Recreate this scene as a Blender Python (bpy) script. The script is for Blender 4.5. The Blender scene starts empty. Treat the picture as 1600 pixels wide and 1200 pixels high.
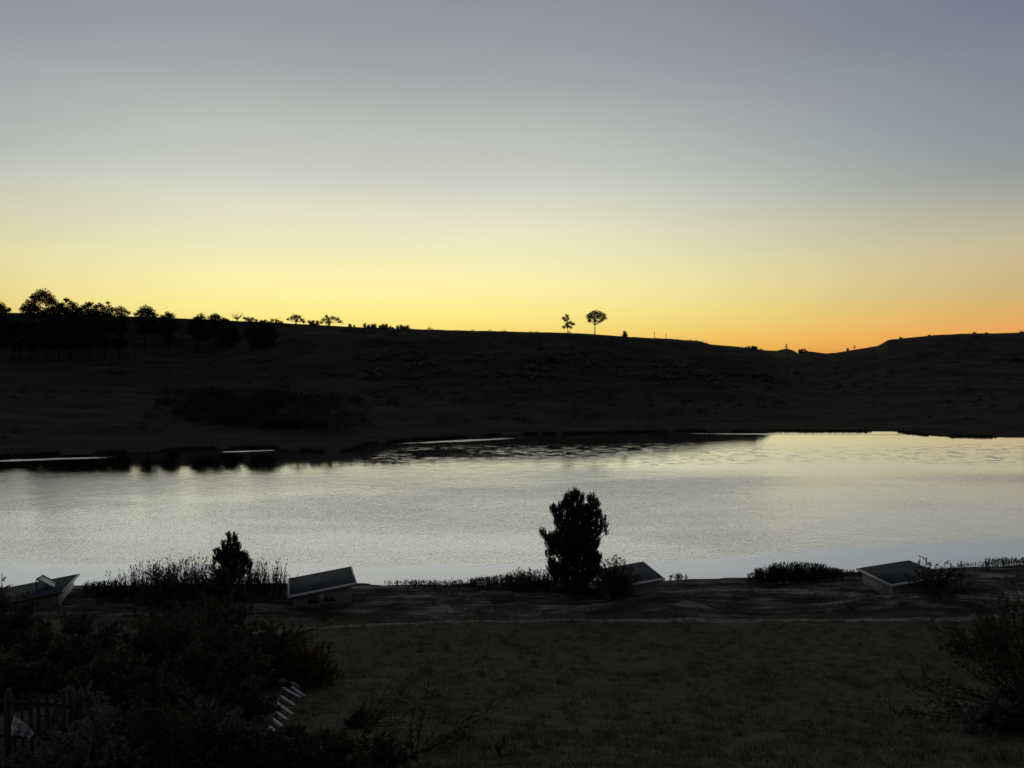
import bpy, math, random
import numpy as np
from mathutils import Matrix

# ------------------------------------------------------------------ camera, sky, sun, exposure
SC = bpy.context.scene
COL = SC.collection
S = 1.2                       # metres per layout unit
EYE = 22.0 * S                # eye height above the lake
F = 1164.0                    # focal length in pixels of the 1600 px wide photograph
PITCH = math.radians(2.56)    # camera looks slightly down
SUN_AZ = math.radians(-9.0)   # sunset direction, measured from +Y towards +X
SUN_EL = math.radians(0.8)

cam_data = bpy.data.cameras.new('camera')
cam_data.sensor_width = 36.0
cam_data.lens = 36.0 * F / 1600.0
cam_data.clip_start = 0.1
cam_data.clip_end = 9000.0
cam = bpy.data.objects.new('camera', cam_data)
COL.objects.link(cam)
cam.location = (0, 0, EYE)
cam.rotation_euler = (math.pi / 2 - PITCH, 0, 0)
SC.camera = cam

world = bpy.data.worlds.new('World')
SC.world = world
world.use_nodes = True
WT = world.node_tree


def srgb(r, g, b):
    def f(c):
        c /= 255.0
        return c / 12.92 if c <= 0.04045 else ((c + 0.055) / 1.055) ** 2.4
    return (f(r), f(g), f(b))


def build_sky():
    N, L = WT.nodes, WT.links
    bg = N['Background']
    tc = N.new('ShaderNodeTexCoord')
    sep = N.new('ShaderNodeSeparateXYZ')
    L.new(tc.outputs['Generated'], sep.inputs[0])

    def m(op, a, b=None, c=None):
        n = N.new('ShaderNodeMath')
        n.operation = op
        for i, v in enumerate((a, b, c)):
            if v is None:
                continue
            if isinstance(v, (int, float)):
                n.inputs[i].default_value = v
            else:
                L.new(v, n.inputs[i])
        return n.outputs[0]
    el = m('ARCSINE', m('MINIMUM', m('MAXIMUM', sep.outputs['Z'], -1.0), 1.0))
    # twilight colour climbs fastest near the horizon: ramp over sqrt(elevation / 90 deg)
    t = m('SQRT', m('DIVIDE', m('MAXIMUM', el, 0.0), math.pi / 2))
    az = m('ARCTAN2', sep.outputs['X'], sep.outputs['Y'])
    d = m('ABSOLUTE', m('SUBTRACT', az, SUN_AZ))
    d = m('MINIMUM', d, m('SUBTRACT', 2 * math.pi, d))

    def ramp(stops):
        r = N.new('ShaderNodeValToRGB')
        r.color_ramp.interpolation = 'B_SPLINE' if False else 'CARDINAL'
        e = r.color_ramp.elements
        for i, (deg, c) in enumerate(stops):
            p = math.sqrt(deg / 90.0)
            if i < 2:
                e[i].position = p
                q = e[i]
            else:
                q = e.new(p)
            q.color = (*srgb(*c), 1)
        L.new(t, r.inputs[0])
        return r.outputs[0]
    sunward = ramp([(0, (246, 190, 84)), (90, (64, 67, 80)), (1.3, (251, 221, 118)), (3.6, (253, 242, 156)),
                    (7, (245, 240, 190)), (11.7, (215, 217, 201)), (18.4, (175, 178, 177)),
                    (25, (146, 147, 156)), (45, (94, 98, 116))])
    side = ramp([(0, (232, 150, 78)), (90, (64, 67, 80)), (1.2, (242, 168, 88)), (3.6, (212, 179, 121)),
                 (7, (198, 186, 154)), (11, (152, 157, 155)), (20, (122, 127, 146)),
                 (45, (82, 88, 108))])
    away = ramp([(0, (68, 67, 72)), (90, (64, 67, 80)), (6, (88, 80, 84)), (15, (84, 80, 88)), (40, (72, 73, 86))])

    def smooth(v, a, b):
        n = N.new('ShaderNodeMapRange')
        n.interpolation_type = 'SMOOTHSTEP'
        L.new(v, n.inputs[0])
        n.inputs[1].default_value = math.radians(a)
        n.inputs[2].default_value = math.radians(b)
        return n.outputs[0]

    def mix(f, a, b):
        n = N.new('ShaderNodeMix')
        n.data_type = 'RGBA'
        if isinstance(f, float):
            n.inputs[0].default_value = f
        else:
            L.new(f, n.inputs[0])
        L.new(a, n.inputs[6])
        L.new(b, n.inputs[7])
        return n.outputs[2]
    col = mix(smooth(d, 8, 50), sunward, side)
    col = mix(smooth(d, 45, 135), col, away)
    # the physical sky adds its own glow and falloff
    sky = N.new('ShaderNodeTexSky')
    sky.sky_type = 'NISHITA'
    sky.sun_disc = False
    sky.sun_elevation = SUN_EL
    sky.sun_rotation = SUN_AZ
    sky.dust_density = 2.0
    sky.ozone_density = 2.0
    gain = N.new('ShaderNodeVectorMath')
    gain.operation = 'SCALE'
    L.new(col, gain.inputs[0])
    gain.inputs[3].default_value = 1.0 / 0.12
    out = mix(0.06, gain.outputs[0], sky.outputs[0])
    # high thin haze: very faint, wide streaks
    mp = N.new('ShaderNodeMapping')
    mp.inputs['Scale'].default_value = (1.2, 1.2, 9.0)
    mp.inputs['Rotation'].default_value = (0.0, 0.32, 0.0)
    L.new(tc.outputs['Generated'], mp.inputs[0])
    nz = N.new('ShaderNodeTexNoise')
    nz.inputs['Scale'].default_value = 1.6
    nz.inputs['Detail'].default_value = 4.0
    L.new(mp.outputs[0], nz.inputs[0])
    mr = N.new('ShaderNodeMapRange')
    L.new(nz.outputs[0], mr.inputs[0])
    mr.inputs[1].default_value = 0.3
    mr.inputs[2].default_value = 0.7
    mr.inputs[3].default_value = 0.975
    mr.inputs[4].default_value = 1.025
    sc2 = N.new('ShaderNodeVectorMath')
    sc2.operation = 'SCALE'
    L.new(out, sc2.inputs[0])
    L.new(mr.outputs[0], sc2.inputs[3])
    L.new(sc2.outputs[0], bg.inputs[0])
    bg.inputs[1].default_value = 0.12


build_sky()

sun_data = bpy.data.lights.new('sun', 'SUN')
sun_data.energy = 0.25
sun_data.angle = math.radians(0.5)
sun_data.color = (1.0, 0.72, 0.42)
sun = bpy.data.objects.new('sun', sun_data)
COL.objects.link(sun)
sun.rotation_euler = (math.pi / 2 - SUN_EL, 0, math.pi - SUN_AZ)

SC.view_settings.view_transform = 'Standard'
SC.view_settings.look = 'None'
SC.view_settings.exposure = 0.0
SC.view_settings.gamma = 1.0
SC.view_settings.use_curve_mapping = False
SC.render.engine = 'CYCLES'
SC.cycles.use_denoising = True
SC.cycles.max_bounces = 5
SC.cycles.diffuse_bounces = 2
SC.cycles.glossy_bounces = 3
SC.cycles.sample_clamp_indirect = 4.0

# ------------------------------------------------------------------ helpers
RNG = np.random.default_rng(7)
random.seed(7)
CP, SP = math.cos(PITCH), math.sin(PITCH)


def at(x, y, D):
    """World point seen at photo pixel (x, y) at forward distance D (layout units)."""
    u, v = (x - 800.0) / F, (600.0 - y) / F
    d = np.array([u, CP + v * SP, -SP + v * CP])
    return d * (D * S / d[1]) + np.array([0, 0, EYE])


def vz(y, D):
    v = (600.0 - np.asarray(y, float)) / F
    return 22.0 + D * (-SP + v * CP) / (CP + v * SP)


def vhash(ix, iy, seed):
    h = (ix.astype(np.int64) * 374761393 + iy.astype(np.int64) * 668265263 + seed * 974711) & 0x7fffffff
    h = ((h ^ (h >> 13)) * 1274126177) & 0x7fffffff
    return ((h ^ (h >> 16)) & 0xffff) / 65535.0


def vnoise(x, y, seed=0):
    ix, iy = np.floor(x), np.floor(y)
    fx, fy = x - ix, y - iy
    fx, fy = fx * fx * (3 - 2 * fx), fy * fy * (3 - 2 * fy)
    a, b = vhash(ix, iy, seed), vhash(ix + 1, iy, seed)
    c, d = vhash(ix, iy + 1, seed), vhash(ix + 1, iy + 1, seed)
    return (a + (b - a) * fx) * (1 - fy) + (c + (d - c) * fx) * fy - 0.5


def fbm(x, y, octaves=4, seed=0):
    s, a = 0.0, 1.0
    for i in range(octaves):
        s = s + a * vnoise(x, y, seed + i * 17)
        x, y, a = x * 2.03 + 5.1, y * 2.03 + 3.7, a * 0.5
    return s


# ------------------------------------------------------------------ terrain heights (layout units)
NEAR_Y = [-60, 0, 4, 10, 20, 30, 40, 50, 57, 63, 200]
NEAR_Z = [23, 20.2, 18.3, 15.4, 10.6, 7.2, 4.3, 2.1, 1.15, 0.6, 0.4]
NEAR_SHORE = ([-400, 0, 130, 460, 640, 750, 840, 1040, 1130, 1180, 1310, 1430, 1510, 1600, 2000],
              [918, 916, 914, 911, 913, 912, 907, 906, 902, 900, 894, 890, 886, 882, 870])
FAR_SHORE = ([-900, -200, 0, 180, 330, 430, 500, 545, 580, 640, 815, 1090, 1400, 1470, 1600, 2000],
             [740, 722, 714, 708, 702, 701, 708, 705, 694, 688.5, 679.5, 674, 675, 682.5, 684, 690])
MAIN_X = [-900, -200, 0, 100, 200, 280, 420, 540, 640, 800, 885, 930, 980, 1040, 1090, 1110, 1150, 1192, 1212, 1240, 1300, 1400, 2600]
MAIN_Y = [480, 486, 488, 490, 494, 497, 503.5, 510, 514, 518, 520, 522, 526, 529, 532.5, 538, 541.5, 547, 560, 585, 615, 640, 690]
MAIN_DX = [-900, 0, 300, 500, 900, 1200, 2600]
MAIN_D = [385, 385, 376, 368, 352, 370, 420]
RIGHT_X = [-900, 1000, 1150, 1240, 1265, 1290, 1305, 1340, 1370, 1388, 1420, 1460, 1500, 1550, 1600, 1700, 2600]
RIGHT_Y = [600, 575, 563, 553, 549, 552.5, 551, 545.5, 540.5, 530.5, 527.5, 523.5, 521.5, 520.5, 519.5, 517, 510]
HAZY_X = [-900, 900, 1150, 1185, 1200, 1214, 1222, 1230, 1238, 1246, 1300, 1450, 2600]
HAZY_Y = [562, 556, 549, 546.5, 547.5, 548, 545.5, 545, 547, 552, 557, 560, 562]
LEDGE_T = [0, .12, .35, .55, .60, .66, .8, .92, 1.0]
LEDGE_Z = [0, .04, .16, .34, .43, .56, .80, .95, 1.0]
LEFT_T = [0, .1, .3, .5, .7, .84, .93, 1.0]
LEFT_Z = [0, .035, .13, .27, .43, .57, .78, 1.0]
SOFT_T = [0, .1, .3, .5, .7, .9, 1.0]
SOFT_Z = [0, .035, .13, .30, .60, .93, 1.0]


def shore_dist(px, table):
    y = np.interp(px, *table)
    k = (SP - (600 - y) / F * CP) / (CP + (600 - y) / F * SP)
    return 22.0 / k


def height(X, Y):
    X = np.asarray(X, float)
    Y = np.asarray(Y, float)
    Yc = np.maximum(Y, 1.0)
    px = np.clip(800 + F * X / Yc, -900, 2600)
    dn = shore_dist(px, NEAR_SHORE) + 0.8 * fbm(X / 4.0, Y / 4.0, 3, 3)
    # near bank
    zb = np.interp(Y, NEAR_Y, NEAR_Z)
    k = np.clip((dn - Y) / 9.0, 0, 1)
    z = zb * (1 - (1 - k) ** 2)
    z = z + np.where(Y < dn, (0.28 * fbm(X / 7, Y / 7, 4, 11) + 0.10 * fbm(X / 1.3, Y / 1.3, 3, 5)) * np.clip((dn - Y) / 4, 0, 1), 0)
    z = z + 1.0 * np.exp(-((X - 12.0) / 4.5) ** 2 - ((Y - 60.2) / 2.3) ** 2) + 1.15 * np.exp(-((X - 33.0) / 6.0) ** 2 - ((Y - 60.2) / 2.6) ** 2)
    z = z - 0.42 * np.exp(-((X + 38.5) / 6.5) ** 2 - ((Y - 61.5) / 4.0) ** 2) - 0.25 * np.exp(-((X + 15.5) / 5.0) ** 2 - ((Y - 61.0) / 3.0) ** 2)
    z = np.where(Y > dn, -np.minimum((Y - dn) * 0.25, 2.0), z)
    # far side
    ds = shore_dist(px, FAR_SHORE) + 0.9 * fbm(X / 9, Y / 30, 3, 29)
    dc = np.interp(px, MAIN_DX, MAIN_D)
    zc = np.maximum(vz(np.interp(px, MAIN_X, MAIN_Y), dc), 0.5)
    t = (Y - ds) / (dc - ds)
    rough = fbm(X / 22, Y / 22, 4, 41)
    tt = t + 0.05 * rough * np.clip(t * (1 - t) * 4, 0, 1)
    led = np.interp(px, [300, 560, 1180, 1260], [0, 1, 1, 0])
    lft = np.interp(px, [330, 520], [1, 0])
    soft = lft * np.interp(tt, LEFT_T, LEFT_Z) + (1 - lft) * np.interp(tt, SOFT_T, SOFT_Z)
    g = led * np.interp(tt, LEDGE_T, LEDGE_Z) + (1 - led) * soft
    zm = np.where(t <= 1, zc * g, zc - 0.02 * (Y - dc) - 0.00003 * (Y - dc) ** 2)
    dr = 520.0
    zr_c = vz(np.interp(px, RIGHT_X, RIGHT_Y), dr)
    tr = (Y - ds) / (dr - ds)
    ttr = tr + 0.06 * fbm(X / 40, Y / 40, 4, 71) * np.clip(tr * (1 - tr) * 4, 0, 1)
    zr = np.where(tr <= 1, zr_c * np.interp(ttr, SOFT_T, SOFT_Z), zr_c - 0.03 * (Y - dr))
    dh = 1150.0
    zh = vz(np.interp(px, HAZY_X, HAZY_Y), dh) * np.clip((Y - 640) / (dh - 640), 0, 1) ** 0.8 - np.maximum(Y - dh, 0) * 0.05
    zf = np.maximum(np.maximum(zm, zr), np.where(Y > 600, zh, -50))
    zf = np.maximum(zf, np.where(Y > dr, 2.0, -50))
    zf = zf + np.clip((Y - ds) / 25, 0, 1) * (0.35 * fbm(X / 6, Y / 6, 4, 91)) * np.where(Y > dc - 4, 0.55, 1)
    zf = np.where(Y < ds, -np.minimum((ds - Y) * 0.25, 2.0), np.maximum(zf, (Y - ds) * 0.01))
    mid = (dn + ds) * 0.5
    return np.where(Y < mid, z, zf)


def ground_z(x, y):
    return float(height(np.array([x / S]), np.array([y / S]))[0]) * S


def hit(x, y, lo=15.0, hi=140.0):
    """Where the sight line through pixel (x, y) meets the near bank."""
    for span in range(4):
        Ds = np.linspace(lo, hi, 160)
        q = at(x, y, 1.0) - np.array([0, 0, EYE])
        px, py, pz = q[0] * Ds / S, q[1] * Ds / S, 22.0 + q[2] * Ds / S
        below = np.nonzero(pz <= height(px, py))[0]
        if len(below) == 0:
            break
        i = max(int(below[0]), 1)
        lo, hi = Ds[i - 1], Ds[i]
    return at(x, y, hi)


# ------------------------------------------------------------------ mesh building
class MB:
    def __init__(self):
        self.v, self.f, self.n = [], [], 0

    def add(self, verts, faces):
        verts = np.asarray(verts, float).reshape(-1, 3)
        faces = np.asarray(faces, np.int64)
        self.v.append(verts)
        self.f.append(faces + self.n)
        self.n += len(verts)
        return self

    def box(self, c, size, R=None):
        sx, sy, sz = np.asarray(size) / 2.0
        p = np.array([[x, y, z] for z in (-sz, sz) for y in (-sy, sy) for x in (-sx, sx)])
        if R is not None:
            p = p @ np.asarray(R).T
        return self.add(p + np.asarray(c), [[0, 2, 3, 1], [4, 5, 7, 6], [0, 1, 5, 4], [2, 6, 7, 3], [0, 4, 6, 2], [1, 3, 7, 5]])

    def beam(self, a, b, w, h):
        a, b = np.asarray(a, float), np.asarray(b, float)
        d = b - a
        L = np.linalg.norm(d)
        d = d / L
        up = np.array([0, 0, 1.0]) if abs(d[2]) < 0.95 else np.array([1.0, 0, 0])
        s = np.cross(d, up)
        s /= np.linalg.norm(s)
        n = np.cross(s, d)
        return self.box((a + b) / 2, (L, w, h), np.column_stack([d, s, n]))

    def tube(self, pts, rad, sides=5):
        pts = np.asarray(pts, float)
        rad = np.broadcast_to(np.asarray(rad, float), (len(pts),))
        tan = np.gradient(pts, axis=0)
        tan /= np.linalg.norm(tan, axis=1, keepdims=True) + 1e-9
        ref = np.array([0.31, 0.17, 0.93]) if abs(tan[0][2]) < 0.9 else np.array([1.0, 0.1, 0.0])
        a = np.cross(tan, ref)
        a /= np.linalg.norm(a, axis=1, keepdims=True) + 1e-9
        b = np.cross(tan, a)
        th = np.arange(sides) * 2 * math.pi / sides
        ring = pts[:, None] + rad[:, None, None] * (np.cos(th)[None, :, None] * a[:, None] + np.sin(th)[None, :, None] * b[:, None])
        k = len(pts)
        i = np.arange((k - 1) * sides)
        r, c = i // sides, i % sides
        c2 = (c + 1) % sides
        return self.add(ring.reshape(-1, 3), np.stack([r * sides + c, r * sides + c2, (r + 1) * sides + c2, (r + 1) * sides + c], 1))

    def leaves(self, c, axis, length, width, rng):
        """Diamond leaves at c, pointing along axis."""
        c = np.asarray(c, float)
        n = len(c)
        if n == 0:
            return self
        axis = axis / (np.linalg.norm(axis, axis=1, keepdims=True) + 1e-9)
        r = rng.normal(size=(n, 3))
        s = np.cross(axis, r)
        s /= np.linalg.norm(s, axis=1, keepdims=True) + 1e-9
        nn = np.cross(axis, s)
        L = np.broadcast_to(np.asarray(length, float), (n,))[:, None]
        W = np.broadcast_to(np.asarray(width, float), (n,))[:, None]
        a = c
        b = c + axis * L * 0.5 + s * W * 0.5 + nn * L * 0.06
        d = c + axis * L * 0.5 - s * W * 0.5 + nn * L * 0.06
        e = c + axis * L
        v = np.stack([a, b, e, d], 1).reshape(-1, 3)
        f = np.arange(n)[:, None] * 4 + np.array([[0, 1, 2, 3]])
        return self.add(v, f)

    def needles(self, c, axis, length, width, rng):
        c = np.asarray(c, float)
        n = len(c)
        axis = axis / (np.linalg.norm(axis, axis=1, keepdims=True) + 1e-9)
        s = np.cross(axis, rng.normal(size=(n, 3)))
        s /= np.linalg.norm(s, axis=1, keepdims=True) + 1e-9
        L = np.broadcast_to(np.asarray(length, float), (n,))[:, None]
        W = np.broadcast_to(np.asarray(width, float), (n,))[:, None]
        v = np.stack([c - s * W / 2, c + s * W / 2, c + axis * L], 1).reshape(-1, 3)
        return self.add(v, np.arange(n)[:, None] * 3 + np.array([[0, 1, 2]]))

    def mesh(self, name, material, smooth=False):
        me = bpy.data.meshes.new(name)
        v = np.concatenate(self.v)
        tot = np.concatenate([np.full(len(f), f.shape[1]) for f in self.f])
        loops = np.concatenate([f.reshape(-1) for f in self.f])
        me.vertices.add(len(v))
        me.vertices.foreach_set('co', v.astype(np.float32).reshape(-1))
        me.loops.add(len(loops))
        me.loops.foreach_set('vertex_index', loops.astype(np.int32))
        me.polygons.add(len(tot))
        me.polygons.foreach_set('loop_start', np.concatenate([[0], np.cumsum(tot)[:-1]]).astype(np.int32))
        me.polygons.foreach_set('loop_total', tot.astype(np.int32))
        if smooth:
            me.polygons.foreach_set('use_smooth', np.ones(len(tot), bool))
        me.update(calc_edges=True)
        me.validate()
        me.materials.append(material)
        return me

    def build(self, name, material, parent=None, smooth=False):
        me = self.mesh(name, material, smooth)
        o = bpy.data.objects.new(name, me)
        COL.objects.link(o)
        if parent is not None:
            o.parent = parent
            o.matrix_parent_inverse = Matrix.Translation(parent.location).inverted()
        return o


def thing(name, label, cat, loc, group=None):
    o = bpy.data.objects.new(name, None)
    o.empty_display_size = 0.3
    COL.objects.link(o)
    o.location = [float(q) for q in loc]
    o['label'], o['category'] = label, cat
    if group:
        o['group'] = group
    return o


def tag(o, label=None, cat=None, group=None, kind=None):
    for k, v in (('label', label), ('category', cat), ('group', group), ('kind', kind)):
        if v:
            o[k] = v
    return o


# ------------------------------------------------------------------ materials
def mat(name, c1, c2=None, scale=3.0, rough=0.8, spec=0.2, bump=0.0, stretch=(1, 1, 1), translucent=0.0, c3=None, detail=5.0):
    m = bpy.data.materials.new(name)
    m.use_nodes = True
    nt = m.node_tree
    b = nt.nodes['Principled BSDF']
    b.inputs['Roughness'].default_value = rough
    b.inputs['Specular IOR Level'].default_value = spec
    if c2 is None:
        b.inputs['Base Color'].default_value = (*c1, 1)
    else:
        g = nt.nodes.new('ShaderNodeNewGeometry')
        mp = nt.nodes.new('ShaderNodeMapping')
        mp.inputs['Scale'].default_value = stretch
        nt.links.new(g.outputs['Position'], mp.inputs[0])
        n = nt.nodes.new('ShaderNodeTexNoise')
        n.inputs['Scale'].default_value = scale
        n.inputs['Detail'].default_value = detail
        n.inputs['Roughness'].default_value = 0.6
        nt.links.new(mp.outputs[0], n.inputs[0])
        r = nt.nodes.new('ShaderNodeValToRGB')
        r.color_ramp.elements[0].position = 0.34
        r.color_ramp.elements[1].position = 0.66
        r.color_ramp.elements[0].color = (*c1, 1)
        r.color_ramp.elements[1].color = (*c2, 1)
        if c3 is not None:
            e = r.color_ramp.elements.new(0.5)
            e.color = (*c3, 1)
        nt.links.new(n.outputs[0], r.inputs[0])
        nt.links.new(r.outputs[0], b.inputs['Base Color'])
        if bump:
            bp = nt.nodes.new('ShaderNodeBump')
            bp.inputs['Strength'].default_value = 0.6
            bp.inputs['Distance'].default_value = bump
            nt.links.new(n.outputs[0], bp.inputs['Height'])
            nt.links.new(bp.outputs[0], b.inputs['Normal'])
    if translucent:
        out = nt.nodes['Material Output']
        tr = nt.nodes.new('ShaderNodeBsdfTranslucent')
        tr.inputs[0].default_value = (*(c2 or c1), 1)
        mx = nt.nodes.new('ShaderNodeMixShader')
        mx.inputs[0].default_value = translucent
        nt.links.new(b.outputs[0], mx.inputs[1])
        nt.links.new(tr.outputs[0], mx.inputs[2])
        nt.links.new(mx.outputs[0], out.inputs[0])
    return m


M = {}
M['far_leaf'] = mat('far_leaf', (.022, .028, .016), (.045, .052, .028), 0.5, 0.9, 0.0)
M['thicket'] = mat('thicket_leaf', (.034, .042, .032), (.062, .074, .055), 0.5, 0.9, 0.0)
M['bark'] = mat('bark', (.03, .024, .018), (.06, .05, .04), 2.0, 0.95, 0.0)
M['pine'] = mat('pine', (.018, .026, .018), (.035, .045, .03), 1.5, 0.8, 0.05)
M['leaf'] = mat('leaf', (.026, .038, .017), (.075, .090, .040), 1.1, 0.55, 0.3, translucent=0.12)
M['leaf_grey'] = mat('leaf_grey', (.07, .085, .06), (.2, .22, .16), 1.3, 0.55, 0.35, translucent=0.1)
M['leaf_orange'] = mat('leaf_orange', (.05, .05, .02), (.15, .10, .025), 1.2, 0.8, 0.05, translucent=0.15)
M['leaf_red'] = mat('leaf_red', (.08, .022, .015), (.14, .05, .02), 1.2, 0.8, 0.05, translucent=0.15)
M['pale_scrub'] = mat('pale_scrub', (.2, .2, .16), (.46, .45, .37), 0.9, 0.9, 0.0)
M['reed'] = mat('reed', (.03, .03, .018), (.07, .066, .04), 1.2, 0.9, 0.0)
M['grass'] = mat('grass', (.085, .098, .048), (.19, .195, .105), 0.35, 0.95, 0.0, c3=(.13, .14, .072))
M['tussock'] = mat('tussock', (.035, .036, .024), (.19, .18, .13), 0.5, 0.95, 0.0)
M['dry_grass'] = mat('dry_grass', (.12, .11, .08), (.28, .26, .19), 0.8, 0.95, 0.0)
M['far_track'] = mat('far_track', (.06, .055, .04), (.13, .12, .09), 0.4, 0.95, 0.0)
M['path'] = mat('path', (.13, .12, .09), (.37, .34, .26), 1.6, 0.95, 0.0, 0.03)
M['rock'] = mat('rock', (.035, .035, .03), (.10, .095, .085), 0.6, 0.95, 0.05)
M['roof'] = mat('roof_metal', (.026, .038, .042), (.046, .06, .065), 0.8, 0.55, 0.25, stretch=(1, 1, 1))
M['fascia'] = mat('fascia_paint', (.55, .56, .55), (.7, .71, .7), 2.5, 0.5, 0.4)
M['wall'] = mat('plaster', (.20, .188, .16), (.30, .285, .25), 1.5, 0.9, 0.1, 0.01)
M['wall_light'] = mat('light_plaster', (.26, .26, .245), (.36, .36, .345), 1.5, 0.9, 0.1, 0.01)
M['timber'] = mat('dark_timber', (.045, .036, .028), (.085, .07, .055), 3.0, 0.85, 0.1, stretch=(1, 1, .15))
M['pale_timber'] = mat('weathered_timber', (.3, .3, .28), (.72, .72, .7), 6.0, 0.5, 0.45)
M['white'] = mat('white_paint', (.72, .73, .72), (.84, .84, .83), 3.0, 0.5, 0.3)
M['flashing'] = mat('flashing', (.62, .63, .63), (.75, .76, .76), 2.0, 0.3, 0.8)
M['glass'] = mat('dark_glass', (.02, .022, .025), rough=0.08, spec=0.6)
M['panel'] = mat('collector_glass', (.74, .76, .77), (.84, .85, .86), 1.0, 0.2, 0.8)
M['metal'] = mat('grey_metal', (.05, .052, .054), (.09, .09, .09), 2.0, 0.45, 0.4)
M['cloth'] = mat('white_cloth', (.6, .61, .62), (.8, .8, .8), 3.0, 0.9, 0.05, translucent=0.2)


def ground_material():
    m = bpy.data.materials.new('veld')
    m.use_nodes = True
    nt = m.node_tree
    N, L = nt.nodes, nt.links
    b = N['Principled BSDF']
    b.inputs['Roughness'].default_value = 0.95
    b.inputs['Specular IOR Level'].default_value = 0.05
    g = N.new('ShaderNodeNewGeometry')

    def noise(scale, detail, stretch):
        mp = N.new('ShaderNodeMapping')
        mp.inputs['Scale'].default_value = stretch
        L.new(g.outputs['Position'], mp.inputs[0])
        n = N.new('ShaderNodeTexNoise')
        n.inputs['Scale'].default_value = scale
        n.inputs['Detail'].default_value = detail
        n.inputs['Roughness'].default_value = 0.62
        L.new(mp.outputs[0], n.inputs[0])
        return n.outputs[0]

    def ramp(v, stops):
        r = N.new('ShaderNodeValToRGB')
        e = r.color_ramp.elements
        for i, (p, c) in enumerate(stops):
            q = e[i] if i < 2 else e.new(p)
            q.position = p
            q.color = (*c, 1)
        L.new(v, r.inputs[0])
        return r.outputs[0]

    def mix(f, a, c):
        n = N.new('ShaderNodeMix')
        n.data_type = 'RGBA'
        L.new(f, n.inputs[0])
        L.new(a, n.inputs[6])
        L.new(c, n.inputs[7])
        return n.outputs[2]
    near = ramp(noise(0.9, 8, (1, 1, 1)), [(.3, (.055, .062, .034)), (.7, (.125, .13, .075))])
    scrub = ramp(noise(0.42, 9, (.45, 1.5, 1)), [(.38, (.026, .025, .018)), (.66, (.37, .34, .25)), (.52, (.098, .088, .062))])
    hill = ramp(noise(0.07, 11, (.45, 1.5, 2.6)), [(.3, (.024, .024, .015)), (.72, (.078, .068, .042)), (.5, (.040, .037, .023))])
    sep = N.new('ShaderNodeSeparateXYZ')
    L.new(g.outputs['Position'], sep.inputs[0])

    def step(v, a, c):
        n = N.new('ShaderNodeMapRange')
        n.interpolation_type = 'SMOOTHSTEP'
        L.new(v, n.inputs[0])
        n.inputs[1].default_value = a
        n.inputs[2].default_value = c
        return n.outputs[0]
    wob = N.new('ShaderNodeMath')
    wob.operation = 'MULTIPLY_ADD'
    L.new(noise(0.25, 4, (1, 1, 1)), wob.inputs[0])
    wob.inputs[1].default_value = 7.0
    L.new(sep.outputs['Y'], wob.inputs[2])
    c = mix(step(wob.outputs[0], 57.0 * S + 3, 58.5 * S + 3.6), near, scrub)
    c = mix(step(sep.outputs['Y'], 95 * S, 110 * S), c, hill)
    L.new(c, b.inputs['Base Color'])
    bp = N.new('ShaderNodeBump')
    bp.inputs['Strength'].default_value = 0.8
    bp.inputs['Distance'].default_value = 0.25
    L.new(noise(1.8, 8, (1, 1, 1)), bp.inputs['Height'])
    L.new(bp.outputs[0], b.inputs['Normal'])
    return m


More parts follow.
